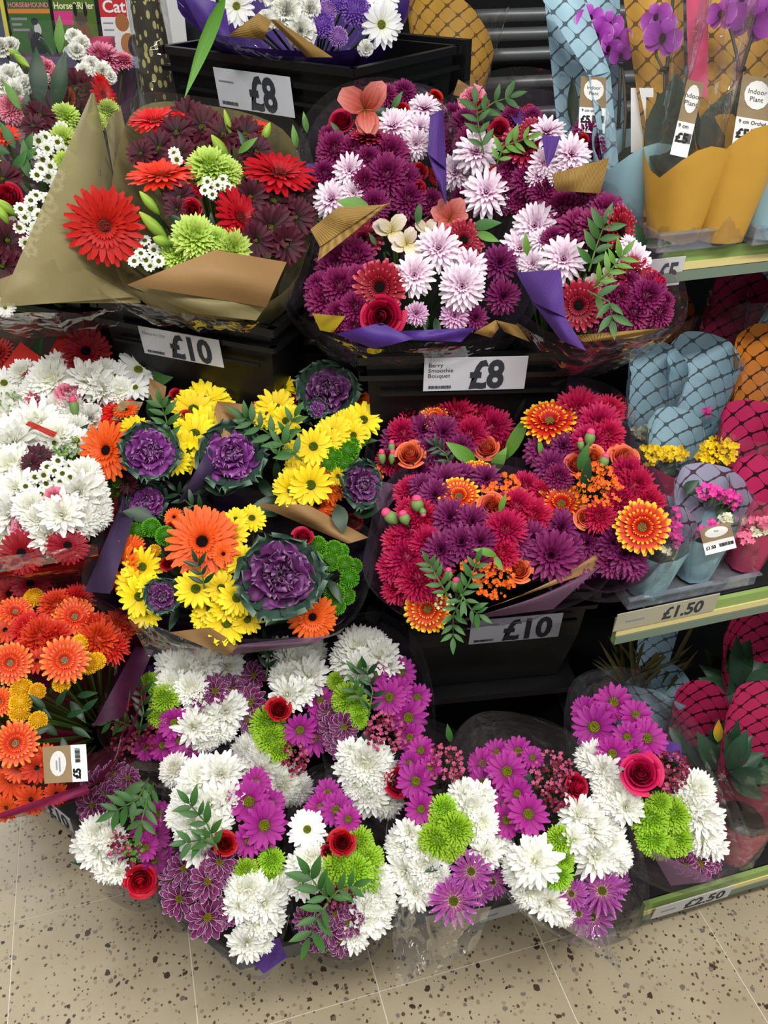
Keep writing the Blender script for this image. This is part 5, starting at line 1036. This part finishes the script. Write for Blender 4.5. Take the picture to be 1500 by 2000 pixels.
def px_sheet(parent, q, d, mat, bend=.03, name='printed_sleeve', dz=(0, 0), nu=10, nv=12):
    pts = []; uvs = []; ph = R_(0, 6)
    for j in range(nv):
        v = j/(nv-1)
        for i in range(nu):
            u = i/(nu-1); x = (q[0][0]*(1-u)+q[1][0]*u)*(1-v)+(q[3][0]*(1-u)+q[2][0]*u)*v; y = (q[0][1]*(1-u)+q[1][1]*u)*(1-v)+(q[3][1]*(1-u)+q[2][1]*u)*v
            pts.append(at_d(x, y, d+dz[0]*(1-v)+dz[1]*v+bend*sin(u*pi)*(1-.6*v)+.003*sin(v*9+u*4+ph))); uvs.append((x*d/F/.17, y*d/F/.17))
    mb = MB(); mb.grid(pts, nu, nv, uvs); return new(name, mb.mesh(name, mat), parent)
def orchid(label, bx, by, pot_mat, back_mat, r0, r1, h, col=.12, lean=(0, 0)):
    P = at_z(bx, by, 1.112); t = thing('potted_orchid', label, 'orchid', P)
    sleeve(t, 'pot_wrap', P, r0, r0*1.75, col, -pi, pi, pot_mat, lambda a: .78+.34*abs(sin(a/2+.5))+.10*cos(a*3), lean, label='folded pot paper')
    sleeve(t, 'clear_sleeve', P, r0*1.08, r1, h, -pi*.6, pi*.6, M_cello, None, lean, 20, 10)
    m = MB(); m.tube([P+ZUP*.002, P+ZUP*.07], [r0*.8, r0*.95], 16); new('plant_pot', m.mesh('plant_pot', M_black), t)
    return t, (P-CAM).dot(FW)
M_stake = plain('dark_stake', '#2c2a22', .5); M_ostem = plain('orchid_stem', '#4c4028', .5)
t, d = orchid('purple orchid in pale blue trellis printed wrap', 1222, 432, M_blue_p, M_blue_t, .036, .07, .40, .115)
px_tube(t, [(1208, 250), (1212, 130), (1228, 0), (1232, -60)], d-.02, 7, M_stake, 'stake'); px_tube(t, [(1215, 330), (1222, 220), (1218, 150), (1210, 115)], d-.02, 6, M_ostem, 'flower_stem'); px_tube(t, [(1207, 124), (1224, 124)], d-.025, 10, M_black, 'stem_clip')
for q in ((1152, 36, 26, .3, .2), (1165, 72, 30, -.2, 0), (1190, 50, 26, .3, .1), (1205, 80, 30, .5, 0), (1188, 95, 24, 0, -.2), (1212, 108, 20, .4, -.3)): plant_flower(t, 'oh', q[0], q[1], q[2], d-.03, (q[3], q[4]))
px_leaf(t, 1120, 250, 1118, 150, d+.02, 22, M_leafo); px_leaf(t, 1215, 345, 1245, 280, d-.02, 50, M_leafo); px_leaf(t, 1235, 330, 1205, 290, d, 50, M_leafo)
plant_tag(t, 1158, 205, d-.035, 52, 110, -3, ['Indoor', 'Plant'], '£5', '9 cm orchid')
mb = MB(); P_ = at_d(1254, 235, d-.03); mb.box(P_, (.016, .0004, .046), (RT, -FW, UP)); new('care_card', mb.mesh('care_card', M_white, False), t, None, 'white care card')
px_sheet(t, [(1062, -15), (1210, -15), (1222, 340), (1098, 340)], d+.02, M_blue_t, .05)
px_sheet(t, [(1050, -15), (1135, -15), (1192, 140), (1150, 150)], d-.04, M_blue_t, .012); px_sheet(t, [(1150, 150), (1192, 140), (1210, 345), (1182, 345)], d-.04, M_blue_t, .01)
t, d = orchid('purple orchid in gold trellis wrap with single big leaf', 1312, 462, M_gold_p, M_gold_t, .034, .05, .42, .125)
px_tube(t, [(1300, 200), (1303, 130), (1314, 0), (1318, -60)], d-.02, 7, M_stake, 'stake'); px_tube(t, [(1298, 240), (1298, 140), (1282, 110), (1278, 60)], d-.02, 6, M_ostem, 'flower_stem'); px_tube(t, [(1290, 136), (1306, 136)], d-.025, 10, M_black, 'stem_clip')
for q in ((1294, 74, 34, .2, 0), (1282, 35, 28, -.3, .2), (1296, 45, 24, .3, .3)): plant_flower(t, 'oh', q[0], q[1], q[2], d-.035, (q[3], q[4]))
px_leaf(t, 1305, 350, 1322, 145, d-.05, 104, M_leafo); px_leaf(t, 1310, 350, 1285, 180, d-.01, 50, M_leafo)
px_sheet(t, [(1216, -15), (1334, -15), (1340, 350), (1268, 350)], d+.02, M_gold_t, .05); px_sheet(t, [(1262, 190), (1284, 190), (1288, 480), (1256, 480)], d-.0, M_gold_t, .0)
plant_tag(t, 1342, 232, d-.095, 34, 150, -13, ['Indoor', 'Plant'], '£5', '9 cm')
t, d = orchid('lilac orchid in gold trellis wrap with upright leaf and £5 label', 1400, 460, M_gold_p, M_gold_t, .036, .06, .42, .15)
px_tube(t, [(1440, 180), (1450, 130), (1490, 0), (1500, -40)], d-.02, 8, M_stake, 'stake'); px_tube(t, [(1440, 180), (1442, 120), (1430, 70), (1420, 40), (1440, 5)], d-.02, 7, M_ostem, 'flower_stem'); px_tube(t, [(1438, 135), (1456, 135)], d-.025, 10, M_black, 'stem_clip')
for q in ((1468, 40, 42, -.1, -.5), (1410, 28, 30, -.9, .2), (1450, -5, 34, .2, .3), (1490, 20, 30, .4, 0)): plant_flower(t, 'oh', q[0], q[1], q[2], d-.035, (q[3], q[4]))
px_leaf(t, 1405, 335, 1450, 165, d-.05, 125, M_leafo); px_leaf(t, 1430, 340, 1490, 270, d-.02, 60, M_leafo)
px_sheet(t, [(1342, -15), (1520, -15), (1510, 320), (1372, 320)], d+.03, M_gold_t, .05); px_sheet(t, [(1340, -15), (1384, -15), (1382, 190), (1345, 190)], d+.0, M_pink_p, .01)
plant_tag(t, 1472, 225, d-.10, 66, 150, -9, ['Indoor', 'Plant'], '£5', '9 cm Orchid')
t, d = orchid('orchid pot wrapped in plain blue paper at the shelf end', 1492, 452, M_blue_p, M_or_t, .04, .06, .42, .13)
px_leaf(t, 1490, 330, 1510, 230, d-.02, 60, M_leafo)
P = at_y(884, 205, 1.86) - ZUP*.1; t = thing('wrapped_plant', 'gold trellis wrapped plant behind the pale pink flowers', 'plant', (P.x, P.y, 0))
mb = MB(); mb.box((P.x, P.y, (P.z-.002)/2), (.035, .035, (P.z-.002)/2)); new('plant_stand', mb.mesh('plant_stand', M_black2, False), t)
sleeve(t, 'printed_sleeve', P, .04, .10, .28, pi*.5, pi*1.5, M_gold_t, lambda a: .8+.3*sin(a-pi*.5-.6)); sleeve(t, 'clear_sleeve', P, .042, .10, .28, -pi*.5, pi*.5, M_cello); sleeve(t, 'pot_wrap', P, .038, .06, .1, -pi, pi, M_gold_p)

def tray(label, x0, y0, x1, y1, z, h=.022):
    A = at_z(x0, y0, z); Bq = at_z(x1, y1, z); t = thing('clear_tray', label, 'tray', ((A.x+Bq.x)/2, (A.y+Bq.y)/2+.06, z))
    xa, xb = A.x, Bq.x; ya = min(A.y, Bq.y); mb = MB(); cx = (xa+xb)/2; w = (xb-xa)/2; dp = .08
    mb.box((cx, ya+dp, z+.0015), (w, dp, .001)); new('tray_base', mb.mesh('tray_base', M_clear, False), t)
    for c, hh in (((cx, ya, z+h/2), (w, .001, h/2)), ((cx, ya+2*dp, z+h/2), (w, .001, h/2)), ((xa, ya+dp, z+h/2), (.001, dp, h/2)), ((xb, ya+dp, z+h/2), (.001, dp, h/2)), ((cx, ya-.003, z+h), (w+.004, .004, .001))):
        m = MB(); m.box(c, hh); new('tray_wall', m.mesh('tray_wall', M_clear, False), t)
    return t
tray('clear plastic tray under the gold wrapped orchids', 1262, 482, 1436, 478, 1.106, .026)
tray('clear plastic tray under the blue orchid pot at the shelf end', 1450, 470, 1560, 470, 1.106, .026)
tray('clear plastic tray under the front kalanchoe pots', 1215, 1176, 1472, 1140, .657, .022)

# ---- kalanchoes
def kal(label, bx, by, pot_mat, back_mat, h, r1, clusters, leaves, z=.666, r0=.026, lean=(0, 0), ph=.09, front=True):
    r1 *= .72
    P = at_z(bx, by, z); t = thing('potted_kalanchoe', label, 'pot plant', P); d = (P-CAM).dot(FW)
    sleeve(t, 'pot_wrap', P, r0, r0*1.7, ph, -pi, pi, pot_mat, lambda a: .9+.12*abs(sin(a)), lean, wr=.04)
    sleeve(t, 'printed_sleeve', P+ZUP*.01, r0*1.1, r1, h, pi*.45, pi*1.55, back_mat, lambda a: .88+.12*cos(a-pi), lean, 26, 9)
    if front: sleeve(t, 'clear_sleeve', P+ZUP*.01, r0*1.12, r1, h*.9, -pi*.55, pi*.55, M_cello, None, lean, 20, 8)
    for (x, y, rx, ry, n, mat) in clusters:
        bb = Bouquet.__new__(Bouquet); bb.c = (x, y); bb.d = d-.06; bb.r = (rx*1.4, ry*1.4); bb.sl = (0, 0); bb.dm = .015; bb.base = P+ZUP*.05; bb.root = t
        bb.filler(x, y, rx, ry, n, mat, 6.5, 0, 'floret_cluster', M_creamb if mat in (M_kpinkb, M_kpaleb) and R_(0, 1) > 2 else None)
    for (x0, y0, x1, y1, w) in leaves: px_leaf(t, x0, y0, x1, y1, d-.045, w, M_leafd)
    m = MB(); m.tube([P+ZUP*.002, P+ZUP*.06], [r0*.8, r0*.95], 14); new('plant_pot', m.mesh('plant_pot', M_black), t)
    return t, d
kal('pink kalanchoe in blue paper beside the yellow tipped gerbera', 1262, 1150, M_blue_p, M_lil_t, .125, .07, [(1315, 1015, 16, 24, 30, M_kpinkb), (1305, 1040, 12, 14, 16, M_kpinkb), (1322, 1055, 10, 14, 14, M_kpinkb), (1300, 1075, 10, 10, 12, M_creamb)], [(1290, 1080, 1330, 1000, 26), (1280, 1090, 1310, 1050, 40), (1280, 1110, 1250, 1060, 40), (1290, 1100, 1320, 1070, 30)])
t, d = kal('pink kalanchoe in blue paper with a kraft price label', 1352, 1118, M_blue_p, M_lil_t, .150, .08, [(1385, 960, 30, 12, 34, M_kpinkb), (1430, 975, 16, 20, 28, M_kpinkb), (1395, 1025, 14, 12, 16, M_kpinkb), (1370, 1040, 10, 10, 12, M_kpinkb), (1418, 1010, 12, 8, 12, M_creamb), (1410, 965, 24, 10, 18, M_kpinkb)], [(1340, 965, 1365, 938, 30), (1400, 1010, 1425, 985, 30), (1350, 1080, 1410, 1040, 50), (1360, 1075, 1330, 1050, 30), (1420, 1000, 1450, 975, 24)])
plant_tag(t, 1402, 1052, d-.085, 62, 52, 14, ['Plant'], '£1.50')
t, d = kal('rose pink kalanchoe in cerise paper at the tray end', 1452, 1098, M_pink_p, M_mag_t, .15, .075, [(1458, 1050, 20, 16, 30, M_kpaleb), (1490, 1020, 14, 14, 22, M_kpaleb), (1465, 1020, 12, 8, 14, M_kpaleb), (1480, 1040, 16, 10, 14, M_creamb)], [(1450, 1075, 1480, 1030, 40), (1470, 1070, 1500, 1040, 40)])
kal('yellow kalanchoe in pale wrap behind the crimson bouquet', 1290, 985, M_pink_p, M_blue_t, .15, .065, [(1272, 885, 30, 13, 60, M_yellowb), (1312, 886, 32, 14, 66, M_yellowb), (1270, 905, 16, 6, 14, M_yellowb)], [(1250, 915, 1280, 895, 20), (1290, 930, 1320, 900, 30)])
kal('yellow kalanchoe in cerise paper behind the blue wraps', 1412, 985, M_pink_p, M_mag_t, .16, .075, [(1405, 870, 34, 15, 66, M_yellowb), (1400, 890, 40, 16, 80, M_yellowb)], [(1390, 920, 1420, 885, 30)], lean=(.1, 0))
kal('cream kalanchoe in blue trellis wrap at the back of the shelf', 1245, 925, M_blue_p, M_blue_t, .22, .07, [(1255, 845, 24, 14, 40, M_creamb), (1300, 850, 18, 16, 30, M_creamb)], [(1240, 870, 1220, 830, 24)])
kal('kalanchoe behind an upright pale blue trellis sheet', 1330, 910, M_blue_p, M_blue_t, .22, .09, [], [(1300, 860, 1290, 830, 30)])
kal('kalanchoe in orange trellis wrap at the back of the shelf', 1450, 905, M_blue_p, M_or_t, .23, .09, [(1380, 800, 8, 8, 8, M_kpinkb)], [(1450, 860, 1470, 830, 30)])
kal('kalanchoe in orange trellis wrap in the shade of the orchid shelf', 1255, 830, M_blue_p, M_or_t, .25, .08, [(1140, 695, 14, 12, 24, M_creamb)], [(1250, 800, 1230, 760, 40)])
kal('kalanchoe in pink trellis wrap in the shade of the orchid shelf', 1345, 810, M_pink_p, M_mag_t, .27, .08, [(1320, 700, 14, 10, 14, M_kpaleb)], [(1340, 780, 1370, 740, 40)], lean=(.2, 0))
kal('kalanchoe in blue trellis wrap in the shade of the orchid shelf', 1460, 800, M_blue_p, M_blue_t, .25, .08, [(1420, 690, 12, 10, 14, M_kpaleb)], [(1460, 770, 1480, 730, 40)])

# ---- bottom shelf: grass and agaves
P = at_z(1245, 1470, .127); t = thing('potted_grass', 'arching dry bladed grass plant in blue trellis wrap', 'pot plant', P); d = (P-CAM).dot(FW)  # a grass plant, built from thin arching blades
sleeve(t, 'printed_sleeve', P, .045, .07, .22, -pi, pi, M_blue_t, lambda a: .75+.25*sin(a*1+2.2)**2 + .15*cos(a)); m = MB(); m.tube([P+ZUP*.002, P+ZUP*.08], [.035, .042], 14); new('plant_pot', m.mesh('plant_pot', M_black), t)
sleeve(t, 'printed_sleeve', P, .05, .09, .40, pi*.8, pi*1.1, M_blue_t)
for i in range(46):
    x0 = 1245+R_(-28, 28); sp = R_(-1, 1); x1 = x0+sp*95+R_(0, 40); y1 = 1190+abs(sp)*70+R_(-10, 60)
    px_leaf(t, x0, 1345+R_(-20, 10), x1, y1, d-.0+R_(-.06, .02), R_(5, 11), M_grass, 'blade', R_(-.02, .06))
px_leaf(t, 1290, 1340, 1385, 1165, d-.05, 8, M_grass, 'blade', .05); px_leaf(t, 1300, 1350, 1365, 1268, d-.05, 7, M_grass, 'blade', .05)
def agave(label, bx, by, cx, cy, r, hs, r1=.10, bud=None):
    P = at_z(bx, by, .127); t = thing('potted_agave', label, 'pot plant', P); d = (P-CAM).dot(FW)
    sleeve(t, 'pot_wrap', P, .038, .054, .11, -pi, pi, M_pink_p, None); sleeve(t, 'printed_sleeve', P, .045, r1, hs, pi*.42, pi*1.58, M_mag_t, lambda a: .72+.28*max(0, cos(a-pi))**.5, nu=30)
    sleeve(t, 'clear_sleeve', P, .046, r1, hs*.92, -pi*.58, pi*.58, M_cello); dd = d-.08
    for i in range(15):
        a = pi*(i/14)*1.25-.4+R_(-.1, .1); L = r*R_(.8, 1.15); k = R_(.3, 1)
        px_leaf(t, cx+10*cos(a), cy-6*sin(a), cx+L*cos(a)*(.5+.5*k), cy-L*sin(a)*1.15, dd+R_(-.03, .03), r*.34, M_agave, 'leaf', R_(-.04, .05))
    if bud: px_leaf(t, bud[0], bud[1]+45, bud[0]+2, bud[1], dd-.04, 18, petal_mat('agave_bud', [(0, '#6c9c2c'), (.6, '#e8b020'), (1, '#f07c20')]), 'flower_bud')
    m = MB(); m.tube([P+ZUP*.002, P+ZUP*.08], [.034, .04], 14); new('plant_pot', m.mesh('plant_pot', M_black), t)
    return t
agave('dark green agave in cerise trellis wrap behind the other agaves', 1440, 1455, 1445, 1350, 95, .30, .085)
agave('dark green agave with one yellow bud in cerise trellis wrap', 1425, 1655, 1415, 1510, 105, .34, .078, (1402, 1405))
agave('dark green agave in cerise trellis wrap at the far shelf end', 1590, 1640, 1560, 1500, 90, .30, .075)
agave('small agave in cerise wrap beside the large cerise rose', 1325, 1560, 1345, 1510, 55, .26, .055)

# ---- wrapped plants by the magazine rack
def leafprint():
    t = NT('leaf_print_wrap'); uvv, u, v = t.uv(); mp = t.n('ShaderNodeMapping'); mp.inputs['Scale'].default_value = (13, 8, 1); mp.inputs['Rotation'].default_value = (0, 0, .5); t.l(uvv, mp.inputs[0])
    vo = t.n('ShaderNodeTexVoronoi'); vo.inputs['Randomness'].default_value = .55; vo.inputs['Scale'].default_value = 1; t.l(mp.outputs[0], vo.inputs['Vector'])
    k = t.math('LESS_THAN', vo.outputs['Distance'], .40)
    return t.done(t.principled(t.mix(k, lin('#3a3424'), lin('#c0b878')), .5, .3).outputs[0])
P = at_d(322, 225, 1.95); t = thing('wrapped_plant', 'tall plant in black wrap printed with cream leaves', 'plant', Vector((P.x, P.y, .091)))
mb = MB(); mb.box((P.x, P.y, .495), (.05, .05, .404), (RT, FH, ZUP)); new('plant_stand', mb.mesh('plant_stand', M_black2, False), t)
sleeve(t, 'printed_sleeve', Vector((P.x, P.y, .9)), .05, .030, .42, -pi, pi, leafprint(), None, (-.02, 0)); sleeve(t, 'clear_sleeve', Vector((P.x, P.y, .95)), .052, .040, .40, -pi, pi, M_cello, None, (-.02, 0))
px_leaf(t, 295, 60, 285, -20, 1.95, 20, M_leafl)
P = at_d(245, 240, 1.8); t = thing('wrapped_plant', 'narrow plant in mauve film with a magenta rim', 'plant', Vector((P.x, P.y, .091)))
mb = MB(); mb.box((P.x, P.y, .495), (.03, .03, .404), (RT, FH, ZUP)); new('plant_stand', mb.mesh('plant_stand', M_black2, False), t)
sleeve(t, 'film_sleeve', Vector((P.x, P.y, .9)), .03, .022, .34, -pi, pi, M_mauvep, None, (-.06, 0)); sleeve(t, 'wrap_rim', Vector((P.x, P.y, 1.24))-RT*.02, .023, .025, .03, -pi, pi, M_pink_p)
sleeve(t, 'inner_wrap', Vector((P.x, P.y, .9)), .02, .015, .30, -pi, pi, M_dpurple, None, (-.06, 0))
